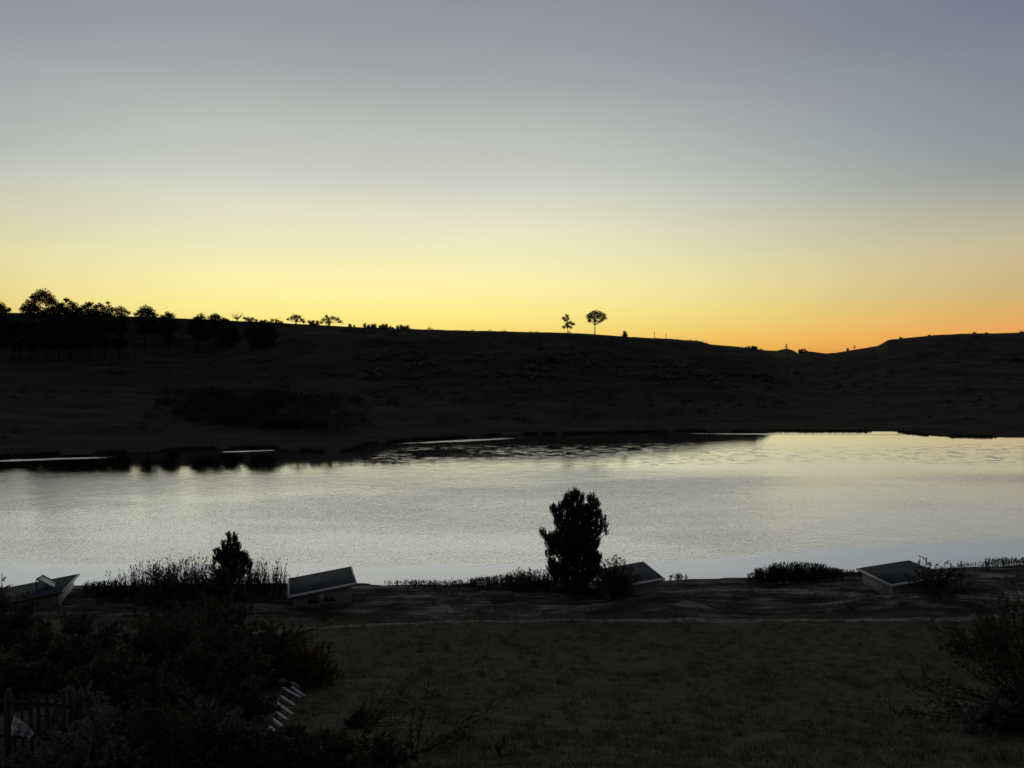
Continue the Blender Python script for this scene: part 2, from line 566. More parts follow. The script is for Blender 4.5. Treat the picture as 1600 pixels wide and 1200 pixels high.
def water_material():
    m = bpy.data.materials.new('lake_water')
    m.use_nodes = True
    nt = m.node_tree
    N, L = nt.nodes, nt.links
    N.remove(N['Principled BSDF'])
    out = N['Material Output']
    g = N.new('ShaderNodeNewGeometry')

    def noise(scale, detail, stretch, rough=0.55):
        mp = N.new('ShaderNodeMapping')
        mp.inputs['Scale'].default_value = stretch
        L.new(g.outputs['Position'], mp.inputs[0])
        n = N.new('ShaderNodeTexNoise')
        n.inputs['Scale'].default_value = scale
        n.inputs['Detail'].default_value = detail
        n.inputs['Roughness'].default_value = rough
        L.new(mp.outputs[0], n.inputs[0])
        return n.outputs[0]

    def math2(op, a, c):
        n = N.new('ShaderNodeMath')
        n.operation = op
        for i, v in enumerate((a, c)):
            if isinstance(v, (int, float)):
                n.inputs[i].default_value = v
            else:
                L.new(v, n.inputs[i])
        return n.outputs[0]

    def step(v, a, c, lo=0.0, hi=1.0):
        n = N.new('ShaderNodeMapRange')
        n.interpolation_type = 'SMOOTHSTEP'
        L.new(v, n.inputs[0])
        n.inputs[1].default_value = a
        n.inputs[2].default_value = c
        n.inputs[3].default_value = lo
        n.inputs[4].default_value = hi
        return n.outputs[0]
    sep = N.new('ShaderNodeSeparateXYZ')
    L.new(g.outputs['Position'], sep.inputs[0])
    X, Y = sep.outputs['X'], sep.outputs['Y']
    # wind: ripples grow from the sheltered far shore to the open middle, calm again by the near bank on the right
    wob = math2('MULTIPLY', math2('SUBTRACT', noise(0.03, 4, (.35, 1.4, 1)), 0.5), 22.0)
    Yw = math2('ADD', Y, wob)
    far_calm = step(Yw, 122 * S, 144 * S, 1.0, 0.07)
    edge = math2('SUBTRACT', Y, math2('MULTIPLY', math2('MAXIMUM', X, 10.0 * S), 0.234))         # edge of the wind on the near right
    near_calm = step(math2('ADD', edge, math2('MULTIPLY', math2('SUBTRACT', noise(0.12, 5, (.4, 1.5, 1)), .5), 6.0)), 72.0 * S, 74.2 * S, 0.03, 1.0)
    left_calm = step(math2('ADD', X, math2('MULTIPLY', wob, 0.7)), -52 * S, -10 * S, 0.38, 1.0)
    right_calm = step(math2('SUBTRACT', X, math2('MULTIPLY', Y, 0.33)), -6 * S, 14 * S, 1.0, 0.45)
    patch = step(noise(0.035, 3, (.5, 1.6, 1)), 0.35, 0.62, 0.6, 1.0)
    wind = math2('MULTIPLY', math2('MULTIPLY', far_calm, near_calm), math2('MULTIPLY', math2('MULTIPLY', left_calm, right_calm), patch))
    gust = None                                                # small wind-ruffled lanes close under the far bank
    for (xa, ya), (xb, yb), half in (((-60, 722), (182, 714), 1.7), ((335, 706.5), (432, 703.5), 1.1), ((622, 693.5), (815, 684), 2.0), ((1085, 677.6), (1440, 679.5), 1.6)):
        pa, pb = [np.array([(x - 800) / F, 1.0]) * float(shore_dist(np.array([0.0]), ([0, 1], [y, y]))[0]) * S for x, y in ((xa, ya), (xb, yb))]
        c, dv = (pa + pb) / 2, (pb - pa)
        ln = float(np.linalg.norm(dv)) / 2
        dv = dv / (2 * ln)
        dx, dy = math2('SUBTRACT', X, float(c[0])), math2('SUBTRACT', Y, float(c[1]))
        t = math2('DIVIDE', math2('ADD', math2('MULTIPLY', dx, float(dv[0])), math2('MULTIPLY', dy, float(dv[1]))), ln)
        n = math2('DIVIDE', math2('SUBTRACT', math2('MULTIPLY', dy, float(dv[0])), math2('MULTIPLY', dx, float(dv[1]))), half * S)
        d = math2('ADD', math2('MULTIPLY', t, t), math2('MULTIPLY', n, n))
        d = math2('ADD', d, math2('MULTIPLY', math2('SUBTRACT', noise(0.30, 5, (.35, 1.6, 1), .7), .5), 3.4))
        g1 = step(d, 0.3, 1.1, 1.0, 0.0)
        gust = g1 if gust is None else math2('MAXIMUM', gust, g1)
    # cat's-paws break up the hill's reflection in the lee of the far bank
    paw = math2('MULTIPLY', step(noise(0.42, 3, (.55, 1.3, 1), .65), 0.50, 0.58), step(noise(0.03, 2, (.6, 1.5, 1)), .30, .42))
    paw = math2('MULTIPLY', paw, math2('MULTIPLY', step(Y, 136 * S, 150 * S), step(Y, 158 * S, 182 * S, 1.0, 0.0)))
    paw = math2('MULTIPLY', paw, step(X, -34 * S, -18 * S))
    ex, ey = math2('DIVIDE', math2('ADD', X, 74.0 * S), 19.0 * S), math2('DIVIDE', math2('SUBTRACT', Y, 106.0 * S), 4.5 * S)
    slick = math2('ADD', math2('ADD', math2('MULTIPLY', ex, ex), math2('MULTIPLY', ey, ey)), math2('MULTIPLY', math2('SUBTRACT', noise(0.2, 4, (.5, 1.4, 1)), .5), 1.8))
    wind = math2('MULTIPLY', wind, step(slick, 0.5, 1.2, 1.7, 1.0))
    rip = math2('ADD', noise(2.4, 2, (1.3, .6, 1), 0.6), math2('MULTIPLY', noise(0.3, 2, (.8, .9, 1)), 0.9))
    bp = N.new('ShaderNodeBump')
    bp.inputs['Strength'].default_value = 1.0
    L.new(math2('ADD', math2('MULTIPLY', wind, 0.115), math2('ADD', math2('MULTIPLY', gust, 0.06), math2('MULTIPLY', paw, 0.05))), bp.inputs['Distance'])
    L.new(rip, bp.inputs['Height'])
    rough = math2('ADD', math2('ADD', math2('MULTIPLY', wind, 0.14), 0.012), math2('ADD', math2('MULTIPLY', gust, 0.20), math2('MULTIPLY', paw, 0.14)))
    gl = N.new('ShaderNodeBsdfGlossy')
    gl.inputs['Color'].default_value = (.96, .96, .96, 1)
    L.new(rough, gl.inputs['Roughness'])
    L.new(bp.outputs[0], gl.inputs['Normal'])
    df = N.new('ShaderNodeBsdfDiffuse')
    df.inputs['Color'].default_value = (.012, .014, .013, 1)
    lw = N.new('ShaderNodeLayerWeight')
    lw.inputs['Blend'].default_value = 0.5
    mx = N.new('ShaderNodeMixShader')
    L.new(math2('POWER', lw.outputs['Facing'], 0.4), mx.inputs[0])
    L.new(df.outputs[0], mx.inputs[1])
    L.new(gl.outputs[0], mx.inputs[2])
    L.new(mx.outputs[0], out.inputs[0])
    return m


# ------------------------------------------------------------------ setting
def build_ground():
    ys = np.concatenate([np.arange(-50, 16, 2.0), np.arange(16, 84, 0.45), np.arange(84, 130, 4.0), np.arange(130, 200, 1.2),
                         np.arange(200, 345, 2.5), np.arange(345, 445, 1.6), np.arange(445, 540, 4), np.arange(540, 700, 16),
                         np.arange(700, 1240, 25), [1300, 1500, 1900, 2600, 4000]])
    u = np.concatenate([np.linspace(-2.6, -0.82, 28), np.linspace(-0.8, 0.8, 460), np.linspace(0.82, 2.6, 28)])
    UU, YY = np.meshgrid(u, ys)
    XX = UU * (YY + np.clip(60 - YY * 0.25, 4, 60))
    ZZ = height(XX, YY)
    ZZ = np.where(YY > 1240, ZZ.clip(-20, 3), ZZ)
    v = np.stack([XX, YY, ZZ], -1).reshape(-1, 3) * S
    r, c = len(ys), len(u)
    i = np.arange((r - 1) * (c - 1))
    a = (i // (c - 1)) * c + i % (c - 1)
    mb = MB()
    mb.add(v, np.stack([a, a + 1, a + c + 1, a + c], 1))
    tag(mb.build('ground', ground_material(), smooth=True), kind='structure')


def build_water():
    mb = MB()
    xs, ys = np.linspace(-600, 600, 9), np.linspace(44, 230, 5)
    v = [[x, y, 0.0] for y in ys for x in xs]
    f = [[j * 9 + i, j * 9 + i + 1, j * 9 + i + 10, j * 9 + i + 9] for j in range(4) for i in range(8)]
    tag(mb.add(np.array(v) * S, f).build('lake_water', water_material()), kind='structure')


def strip(name, centre, width, material, lift, step=0.35):
    """A worn track that follows the terrain; centre: list of (X, Y) in layout units."""
    c = np.asarray(centre, float)
    t = np.concatenate([[0], np.cumsum(np.linalg.norm(np.diff(c, axis=0), axis=1))])
    k = np.arange(0, t[-1], step)
    x, y = np.interp(k, t, c[:, 0]), np.interp(k, t, c[:, 1])
    tx, ty = np.gradient(x), np.gradient(y)
    n = np.hypot(tx, ty)
    nx, ny = -ty / n, tx / n
    cols = np.linspace(-1, 1, 7)
    w = width * (1 + 0.7 * fbm(k / 2.2, k * 0 + 3.3, 3, 8))
    off = 0.35 * width * fbm(k / 3.1, k * 0 + 9.3, 3, 18)
    X = x[:, None] + nx[:, None] * (cols[None] * w[:, None] / 2 + off[:, None])
    Y = y[:, None] + ny[:, None] * (cols[None] * w[:, None] / 2 + off[:, None])
    Z = height(X, Y) + lift * (1 - 0.9 * cols[None] ** 4)
    v = np.stack([X, Y, Z], -1).reshape(-1, 3) * S
    i = np.arange((len(k) - 1) * 6)
    a = (i // 6) * 7 + i % 6
    return tag(MB().add(v, np.stack([a, a + 1, a + 8, a + 7], 1)).build(name, material, smooth=True), kind='structure')


build_ground()
build_water()


def px_line(pts):
    out = []
    for x, y in pts:
        p = hit(x, y)
        out.append((p[0] / S, p[1] / S))
    return out


strip('path', px_line([(380, 992), (470, 983), (560, 977), (640, 974), (720, 972), (840, 970), (1000, 969), (1200, 968), (1400, 969), (1640, 966)]), 0.8, M['path'], 0.05)
strip('path', px_line([(1020, 925), (1120, 923), (1200, 921), (1330, 928), (1400, 934)]), 0.9, M['path'], 0.05)
strip('path', [tuple(hit(x, y, 200, 520)[:2] / S) for x, y in ((1236, 580), (1290, 590), (1350, 598), (1430, 604), (1520, 611), (1640, 621))], 1.5, M['far_track'], 0.12, 1.0)


# ------------------------------------------------------------------ plants
def jitter(n, rng, s=1.0):
    return rng.normal(size=(n, 3)) * s


def far_tree(name, label, cat, base_x, D, clumps, leaf=1.0, density=1.0, skirt=None, group='trees and bushes along the far ridge', trunk_r=1.1, trunk_top=None, twin=None, mat_leaf='far_leaf', droop=0):
    """Tree on the far side. clumps: (x, y, radius) in photo pixels at distance D."""
    rng = np.random.default_rng(abs(hash((base_x, D))) % 99991 if False else int(base_x * 31 + D * 7) % 99991 + 5)
    if base_x < 1200:
        D = min(D, float(np.interp(base_x, MAIN_DX, MAIN_D)) - 2.0)
    k = D * S / F
    b = at(base_x, 560, D)
    b[2] = ground_z(b[0], b[1]) - 0.3
    root = thing(name, label, cat, b, group)
    tr, cr = MB(), MB()
    cl = [(at(x, y, D + rng.normal() * 0.4 * r * k / S), r * k) for x, y, r in clumps]
    if skirt is None:
        skirt = cat == 'bush'
    if skirt:
        for c, r in list(cl):
            z = ground_z(c[0], c[1])
            for _ in range(3):
                if c[2] - z < 0.8 * r:
                    break
                c = np.array([c[0] + rng.normal() * .3 * r, c[1], max(c[2] - 1.1 * r, z + .5 * r)])
                cl.append((c, r))
    for c, r in list(cl)[:]:
        for q in range(droop):
            z = ground_z(c[0], c[1])
            rr = r * rng.uniform(.55, .95)
            f = rng.uniform(.15, .62)
            cl.append((np.array([c[0] + rng.normal() * .8 * r, c[1] + rng.normal() * r, c[2] + (z - c[2]) * f]), rr))
    mean = np.mean([c for c, _ in cl], axis=0)
    low = min(c[2] - r for c, r in cl)
    high = max(c[2] for c, _ in cl)
    if trunk_top is None:
        top = mean.copy()
        top[2] = low + 0.35 * (high - low)
    else:
        top = at(trunk_top[0], trunk_top[1], D)
    R = trunk_r * k
    n = 7
    tt = np.linspace(0, 1, n)[:, None]
    bend = np.array([rng.normal() * 0.4, rng.normal() * 0.4, 0]) * k * 2
    path = b + (top - b) * tt + bend * np.sin(tt * math.pi)
    tr.tube(path, np.linspace(R * 1.25, R * 0.7, n), 6)
    if twin is not None:
        b2 = b + np.array([twin * k, 0.5, 0])
        b2[2] = ground_z(b2[0], b2[1]) - 0.3
        tr.tube(b2 + (top + np.array([twin * k * .3, 0, 0.2]) - b2) * tt, np.linspace(R, R * 0.6, n), 6)
    for c, r in cl:
        s = path[-1] if rng.random() < 0.7 else path[-2]
        midp = (s + c) / 2 + np.array([0, 0, -0.15 * np.linalg.norm(c - s)]) + rng.normal(size=3) * 0.1 * r
        q = np.linspace(0, 1, 5)[:, None]
        pth = (1 - q) ** 2 * s + 2 * q * (1 - q) * midp + q ** 2 * c
        tr.tube(pth, np.linspace(R * 0.5, R * 0.15, 5), 4)
        area = (r / k) ** 2
        m = int(22 + 15.0 * area * density / leaf ** 1.5)
        d = jitter(m, rng)
        d /= np.linalg.norm(d, axis=1, keepdims=True)
        rad = r * 1.3 * rng.random(m) ** 0.55
        lump = 1 + 0.28 * np.sin(d[:, 0] * 5 + rng.random() * 6) * np.cos(d[:, 2] * 6 + rng.random() * 6)
        p = c + d * (rad * lump)[:, None] * np.array([1.0, 0.9, 0.82])
        ls = leaf * k * (0.7 + 0.8 * rng.random(m))
        ax = d * 0.6 + jitter(m, rng, 0.7)
        cr.leaves(p - ax / (np.linalg.norm(ax, axis=1, keepdims=True) + 1e-9) * ls[:, None] * 0.5, ax, ls * 1.3, ls, rng)
    tr.build('trunk', M['bark'], root, True)
    cr.build('crown', M[mat_leaf], root)
    return root


def tuft_tree(name, label, base, D, clumps, per=0.5, group=None):
    """Pine whose shoots stand up like candles; clumps in photo pixels."""
    rng = np.random.default_rng(int(base[0]))
    k = D * S / F
    b = at(base[0], base[1], D)
    b[2] = ground_z(b[0], b[1]) - 0.25
    root = thing(name, label, 'pine tree', b, group)
    ys = [y for _, y, _ in clumps]
    topx = min(clumps, key=lambda q: q[1])
    top = at(topx[0], topx[1] - topx[2] * 0.4, D)
    tr, cr = MB(), MB()
    n = 14
    tt = np.linspace(0, 1, n)[:, None]
    trunk = b + (top - b) * tt + np.concatenate([0.1 * np.sin(tt * 5), 0.1 * np.cos(tt * 4), tt * 0], 1)
    h = top[2] - b[2]
    tr.tube(trunk, np.linspace(0.032 * h, 0.004 * h, n), 8)
    width = max(x + r for x, _, r in clumps) - min(x - r for x, _, r in clumps)
    for x, y, r in clumps:
        dx = abs(x - base[0])
        room = math.sqrt(max((width * 0.36) ** 2 - dx ** 2, 0)) * k
        copies = 1 if room < 0.5 * r * k else (2 if room < 1.6 * r * k else 3)
        for ci in range(copies):
            off = 0 if copies == 1 else (np.linspace(-0.75, 0.75, copies)[ci] + rng.normal() * 0.1) * room
            c = at(x, y, D + off / S)
            R = r * k
            z0 = max(c[2] - 0.55 * abs(x - base[0]) * k - 0.3 * R, b[2] + 0.3)
            j = np.interp(min(z0, trunk[-2][2]), trunk[:, 2], np.arange(n))
            s = trunk[int(j)]
            q = np.linspace(0, 1, 6)[:, None]
            mid = s * 0.35 + c * 0.65
            mid[2] = s[2] * 0.75 + c[2] * 0.25
            pth = (1 - q) ** 2 * s + 2 * q * (1 - q) * mid + q ** 2 * c
            tr.tube(pth, np.linspace(0.05, 0.018, 6) * (0.5 + 0.5 * h / 9), 5)
            m = max(4, int(per * r * r / (1 + 0.45 * (copies - 1))))
            d = jitter(m, rng)
            d /= np.linalg.norm(d, axis=1, keepdims=True)
            rad = R * (0.3 + 0.75 * rng.random(m) ** 0.5)
            p = c + d * rad[:, None]
            ax = d * 0.35 + np.array([0, 0, 1.0]) + jitter(m, rng, 0.18)
            ax /= np.linalg.norm(ax, axis=1, keepdims=True)
            L = (0.36 + 0.34 * rng.random(m)) * (0.75 + 0.25 * h / 9)
            p = p - ax * (L * .45)[:, None]
            for a in range(0, m, 2):
                qq = np.stack([c * 0.5 + p[a] * 0.5, p[a], p[a] + ax[a] * L[a] * .8])
                tr.tube(qq, [0.014, 0.012, 0.005], 3)
            nn = 34
            t = rng.random((m, nn))
            base_p = p[:, None] + ax[:, None] * (L[:, None] * t)[..., None]
            na = ax[:, None] * 0.9 + rng.normal(size=(m, nn, 3)) * 0.36
            cr.needles(base_p.reshape(-1, 3), na.reshape(-1, 3), (0.16 + 0.10 * rng.random(m * nn)), 0.044, rng)
    tr.build('trunk', M['bark'], root, True)
    cr.build('crown', M['pine'], root)
    return root


def limb(a, b, sag, rng, n=7, wander=0.05):
    q = np.linspace(0, 1, n)[:, None]
    L = np.linalg.norm(b - a)
    mid = (a + b) / 2 + np.array([0, 0, sag * L])
    p = (1 - q) ** 2 * a + 2 * q * (1 - q) * mid + q ** 2 * b
    p[1:-1] += rng.normal(size=(n - 2, 3)) * wander * L * 0.4
    return p


def leafy(name, label, cat, base, targets, leaf_len=0.07, leaf_w=0.03, stem_r=0.03, twigs=9, leaves=16, twig_len=0.28, sag=0.12,
          material='leaf', group=None, seed=1, start=0.3, bare_tip=0.0):
    """A shrub or small tree: stems from base to targets, twigs off every stem, leaves along every twig."""
    rng = np.random.default_rng(seed)
    base = np.asarray(base, float)
    root = thing(name, label, cat, base, group)
    st, lf = MB(), MB()
    P, A = [], []
    for tg in targets:
        tg = np.asarray(tg, float)
        a = base + np.array([rng.normal() * 0.12, rng.normal() * 0.12, -0.12])
        p = limb(a, tg, sag * (0.6 + 0.8 * rng.random()), rng, 8)
        L = np.linalg.norm(tg - a)
        st.tube(p, np.linspace(stem_r, stem_r * 0.22, 8) * (0.7 + 0.5 * rng.random()), 5)
        for j in range(twigs):
            t = start + (1 - start) * (j + rng.random()) / twigs
            f = t * 7
            i = min(int(f), 6)
            s = p[i] + (p[i + 1] - p[i]) * (f - i)
            d = p[min(i + 1, 7)] - p[i]
            d = d / (np.linalg.norm(d) + 1e-9)
            o = rng.normal(size=3) + np.array([0, 0, 0.25])
            o -= d * np.dot(o, d)
            o /= np.linalg.norm(o) + 1e-9
            e = s + (d * 0.7 + o * 0.8) * L * twig_len * (1.15 - 0.65 * t) * (0.6 + 0.7 * rng.random())
            w = limb(s, e, 0.05, rng, 4, 0.08)
            st.tube(w, np.linspace(stem_r * 0.35, stem_r * 0.12, 4), 3)
            tl = rng.random(leaves)
            idx = np.minimum((tl * 3).astype(int), 2)
            q = w[idx] + (w[idx + 1] - w[idx]) * (tl * 3 - idx)[:, None]
            ax = (e - s) / (np.linalg.norm(e - s) + 1e-9) * 0.6 + rng.normal(size=(leaves, 3)) * 0.65
            if t < 1 - bare_tip:
                P.append(q + rng.normal(size=(leaves, 3)) * leaf_len * 0.25)
                A.append(ax)
    P, A = np.concatenate(P), np.concatenate(A)
    n = len(P)
    lf.leaves(P, A, leaf_len * (0.6 + 0.8 * rng.random(n)), leaf_w * (0.6 + 0.8 * rng.random(n)), rng)
    st.build('stems', M['bark'], root, True)
    lf.build('foliage', M[material], root)
    return root


def dome(x, ytop, w_px, D, n, seed, squash=0.75, low=0.15):
    """Base and stem tips of a rounded shrub whose top is seen at (x, ytop) at distance D."""
    rng = np.random.default_rng(seed)
    k = D * S / F
    t = at(x, ytop, D)
    b = t.copy()
    b[2] = ground_z(b[0], b[1])
    h = max(t[2] - b[2], 0.4)
    w = w_px * k * 0.5
    out = []
    for i in range(n):
        a = rng.random() * 2 * math.pi
        e = math.asin(low + (1 - low) * rng.random())
        r = 0.72 + 0.33 * rng.random()
        out.append(b + np.array([math.cos(a) * math.cos(e) * w * r, math.sin(a) * math.cos(e) * w * r * squash, math.sin(e) * h * r]))
    return b, out


LOW = 'lower pines of the wood'
LOWER = [(-6, 318, [(-10, 505, 9), (4, 508, 9), (-2, 518, 11)]), (20, 322, [(16, 503, 7), (26, 506, 8), (20, 514, 10)]), (46, 320, [(40, 508, 7), (50, 510, 8), (45, 519, 10)]),
         (92, 322, [(84, 500, 8), (97, 503, 9), (90, 512, 11)]), (112, 316, [(106, 506, 8), (118, 508, 9), (112, 517, 10)]), (140, 318, [(132, 504, 9), (146, 506, 9), (140, 515, 11)]),
         (164, 320, [(158, 502, 8), (170, 505, 8), (165, 513, 10)]), (74, 312, [(68, 516, 8), (80, 518, 9), (73, 526, 9)]), (186, 322, [(182, 505, 6), (191, 507, 6), (186, 513, 8)])]

# --- far ridge, from the wood on the left to the pylon on the right
WOOD = 'pines of the wood on the left ridge'
far_tree('pine_tree', 'dark pine cut by the left edge of the photo on the far ridge', 'pine tree', -2, 335,
         [(2, 479, 6), (-8, 484, 11), (8, 485, 6), (-16, 490, 10), (14, 484, 3), (0, 494, 9)], group=WOOD, droop=1)
far_tree('pine_tree', 'tallest umbrella-crowned pine of the wood, with two bare trunks', 'pine tree', 63, 345,
         [(64, 458, 7), (72, 462, 8), (56, 463, 6), (80, 468, 6), (50, 465, 3.5), (85, 473, 5), (62, 468, 7), (53, 471, 4), (74, 472, 6)], group=WOOD, droop=1, twin=4)
far_tree('pine_tree', 'ragged pine leaning left just beside the tallest pine', 'pine tree', 47, 350,
         [(45, 473, 5), (40, 480, 6), (35, 483, 3.5), (50, 480, 6), (44, 488, 9), (55, 486, 7)], group=WOOD, droop=1)
far_tree('pine_tree', 'dense pine filling the dip to the right of the tallest pine', 'pine tree', 86, 340,
         [(82, 482, 8), (92, 478, 6), (74, 488, 8), (88, 490, 10), (97, 484, 7)], group=WOOD, droop=1)
far_tree('pine_tree', 'pine with a small hole of sky in its crown top', 'pine tree', 106, 345,
         [(104, 469, 4), (110, 474, 5), (97, 475, 3), (116, 478, 5), (103, 484, 8), (113, 488, 9)], group=WOOD, droop=1)
far_tree('pine_tree', 'low dark pine hiding in the middle of the wood', 'pine tree', 124, 338,
         [(122, 484, 6), (128, 489, 8), (118, 494, 10), (130, 500, 10)], group=WOOD, droop=1)
far_tree('pine_tree', 'pine with spiky twin tips near the middle of the wood', 'pine tree', 138, 348,
         [(137, 476, 4.5), (142, 475, 4), (131, 480, 4), (138, 485, 8), (145, 491, 8)], group=WOOD, droop=1)
far_tree('gum_tree', 'open airy crown with sky showing through between the pines', 'gum tree', 155, 352,
         [(150, 480, 4), (157, 477, 4), (163, 482, 5), (153, 488, 7), (162, 491, 8), (148, 494, 7)], group=WOOD, droop=1)
far_tree('gum_tree', 'slim tree topped by one small round tuft', 'gum tree', 171, 352,
         [(168.5, 473.5, 2.8), (171, 478, 2), (173, 484, 4.5), (170, 492, 8)], group=WOOD, droop=1)
far_tree('pine_tree', 'loose-crowned pine at the right end of the wood', 'pine tree', 193, 350,
         [(180, 484, 4), (189, 483, 5), (196, 487, 3.5), (186, 490, 6), (201, 489, 3), (193, 495, 6)], group=WOOD, droop=1)
far_tree('pine_tree', 'broad round pine standing apart right of the wood', 'pine tree', 226, 342,
         [(228, 484, 7), (220, 487, 5), (235, 487, 6), (226, 494, 11), (241, 494, 6), (212, 491, 3), (222, 503, 9), (236, 503, 8)], droop=1)
far_tree('pine_tree', 'bluntly pointed pine next to the broad round pine', 'pine tree', 263, 342,
         [(262, 491, 4), (266, 495, 7), (255, 496, 4.5), (262, 503, 10), (268, 510, 9), (254, 510, 8)], droop=1)
far_tree('pine_tree', 'pine with a notched crown left of the bare tree', 'pine tree', 306, 340,
         [(314, 495, 5), (306, 498, 4), (318, 501, 7), (309, 506, 11), (302, 512, 9), (318, 514, 9)], droop=1)
far_tree('pine_tree', 'smaller pine rubbing against the notched pine', 'pine tree', 337, 344,
         [(336, 494, 5), (331, 497, 5), (342, 496, 4), (337, 503, 8), (346, 502, 4), (330, 512, 8)], droop=1)
far_tree('bush', 'small bush on the ridge just left of the bare tree', 'bush', 351, 420, [(350, 499, 3.2), (355, 501, 3)])
far_tree('pine_tree', 'rounded pine below the ridge under the bare tree', 'pine tree', 357, 335,
         [(355, 510, 7), (362, 514, 8), (350, 516, 8), (358, 524, 10), (365, 526, 8), (348, 527, 8)], droop=1)
far_tree('round_tree', 'biggest rounded tree standing below the skyline', 'tree', 408, 322,
         [(408, 510, 8), (396, 512, 8), (420, 512, 8), (408, 521, 14), (392, 522, 10), (424, 523, 10), (409, 532, 13), (398, 536, 8), (420, 536, 8)])


ORDER = ['first', 'second', 'third', 'fourth', 'fifth', 'sixth', 'seventh', 'eighth', 'last']
for nth, (bx, D, cl) in zip(ORDER, sorted(LOWER)):
    far_tree('pine_tree', 'low dark pine at the lower edge of the wood, %s of nine from the left' % nth, 'pine tree', bx, D, cl, group=LOW, leaf=1.2, droop=2)


def bare_tree():
    D = 370
    k = D * S / F
    b = at(370.5, 503, D)
    b[2] = ground_z(b[0], b[1]) - 0.2
    root = thing('bare_tree', 'leafless tree with forked branches on the far ridge', 'tree', b, 'trees and bushes along the far ridge')
    tr, cr = MB(), MB()
    rng = np.random.default_rng(3)
    fork = at(370.5, 499.5, D)
    tr.tube(limb(b, fork, 0, rng, 4, 0.02), np.linspace(.42, .3, 4), 6)
    tips = [(362, 495), (363, 492), (367, 492), (365, 498), (376, 492.5), (379, 492), (374, 496), (378, 495), (371, 494), (369, 491)]
    for x, y in tips:
        e = at(x, y, D + rng.normal() * 2)
        p = limb(fork, e, 0.12, rng, 6, 0.06)
        cr.tube(p, np.linspace(.22, .07, 6), 4)
        for j in (2, 3, 4, 5):
            cr.tube(limb(p[j], p[j] + rng.normal(size=3) * .9 + np.array([0, 0, .3]), 0.05, rng, 3, .05), [.09, .07, .04], 3)
    tr.build('trunk', M['bark'], root, True)
    cr.build('crown', M['bark'], root)


bare_tree()
RB = 'trees and bushes along the far ridge'
far_tree('thorn_tree', 'wind-leaning tree just right of the bare tree', 'tree', 390, 422, [(382, 497, 2.2), (387, 498.5, 3.5), (394, 498.5, 3), (400, 501, 3), (391, 502, 3)], leaf=0.8)
far_tree('bush', 'arched bush behind the biggest rounded tree', 'bush', 413, 420, [(409, 502, 2), (414, 501, 2.2), (419, 503, 2)], leaf=0.8)
far_tree('thorn_tree', 'low spreading tree on the ridge right of the biggest rounded tree', 'tree', 431, 415, [(426, 500, 2.5), (432, 501, 3), (437, 503, 2.5), (441, 504, 2), (424, 503, 2)], leaf=0.8)
far_tree('thorn_tree', 'flat-topped ridge tree with sky under its left side', 'tree', 462, 405, [(461, 494.5, 4), (456, 497, 3.5), (467, 496, 3.5), (472, 500, 3), (450, 499, 2.2), (475, 503, 2.5), (463, 500, 3)], leaf=0.8)
far_tree('bush', 'low scrubby bush between two larger ridge trees', 'bush', 491, 403, [(483, 502, 2.2), (489, 503, 3), (496, 503, 2.6)], leaf=0.8)
far_tree('thorn_tree', 'wide wispy ridge tree with bright gaps at its right side', 'tree', 514, 400, [(510, 494, 2.2), (513, 498, 3.5), (520, 497, 3.6), (527, 499, 3.4), (506, 500, 3.4), (532, 503, 3.2), (513, 504, 4), (502, 504, 2.6)], leaf=0.8)
far_tree('bush', 'tiny bush alone on the bare ridge right of the wide wispy tree', 'bush', 547, 395, [(546.5, 507, 1.8), (548, 508.5, 1.5)], leaf=0.7)
far_tree('bush', 'smallest dot of a bush on the ridge', 'bush', 553, 394, [(553.5, 508.8, 1.3)], leaf=0.7)
far_tree('bush', 'first of three bush clumps on the ridge left of centre', 'bush', 577, 392, [(570, 507, 2.2), (576, 509, 2.2), (582, 508.5, 3), (586, 507.5, 2)], leaf=0.8)
far_tree('bush', 'middle one of three bush clumps on the ridge left of centre', 'bush', 599, 390, [(594, 510, 2.4), (599, 508.5, 3), (604, 508, 2.4), (610, 511, 2)], leaf=0.8)
far_tree('bush', 'last of three bush clumps on the ridge left of centre', 'bush', 628, 388, [(621, 511, 2.4), (626, 510, 3), (632, 511, 2.6), (637, 510, 2.2)], leaf=0.8)
far_tree('gum_tree', 'smaller lone tree of two tufts on the open ridge', 'gum tree', 887.5, 365,
         [(886, 494, 3.1), (881, 497.5, 3), (884, 500.5, 2.6), (888, 498, 2), (891, 504.5, 3), (895.5, 506.5, 2.6), (886, 507, 3), (881, 511, 2.6), (892, 511.5, 2.4), (887, 510.5, 2.6)],
         leaf=0.7, trunk_r=0.55, trunk_top=(886.5, 503), density=1.3)
far_tree('gum_tree', 'larger lone tree with rounded crown and forked trunk on the open ridge', 'gum tree', 929, 363,
         [(920.5, 495, 4.6), (924, 491, 4.4), (930, 488.5, 4.4), (937, 490, 4.4), (942.5, 492.5, 3.8), (944.5, 496.5, 3.4), (940, 500, 3.4), (935, 495, 4), (928, 496, 4.2), (921.5, 501, 3.4), (930, 501, 3.2), (936, 503, 2.4)],
         leaf=0.7, trunk_r=0.75, trunk_top=(929.5, 508), density=1.25)
far_tree('bush', 'small round bush right of the two lone ridge trees', 'bush', 976, 362, [(976, 519.5, 2.8), (976.5, 523.5, 2.8)], leaf=0.8)
far_tree('bush', 'square dark bush where the main ridge drops to the gap', 'bush', 1177, 378, [(1176, 543, 3), (1170, 542.5, 2), (1180.5, 543.5, 2.8), (1177, 548, 4), (1166, 543, 1.4)], leaf=0.8)
far_tree('bush', 'bush on the low saddle right of the pylon', 'bush', 1253, 515, [(1250, 547.5, 2.2), (1254, 546.5, 1.8), (1257.5, 545.5, 1.2), (1261, 549, 1.4)], leaf=0.7)
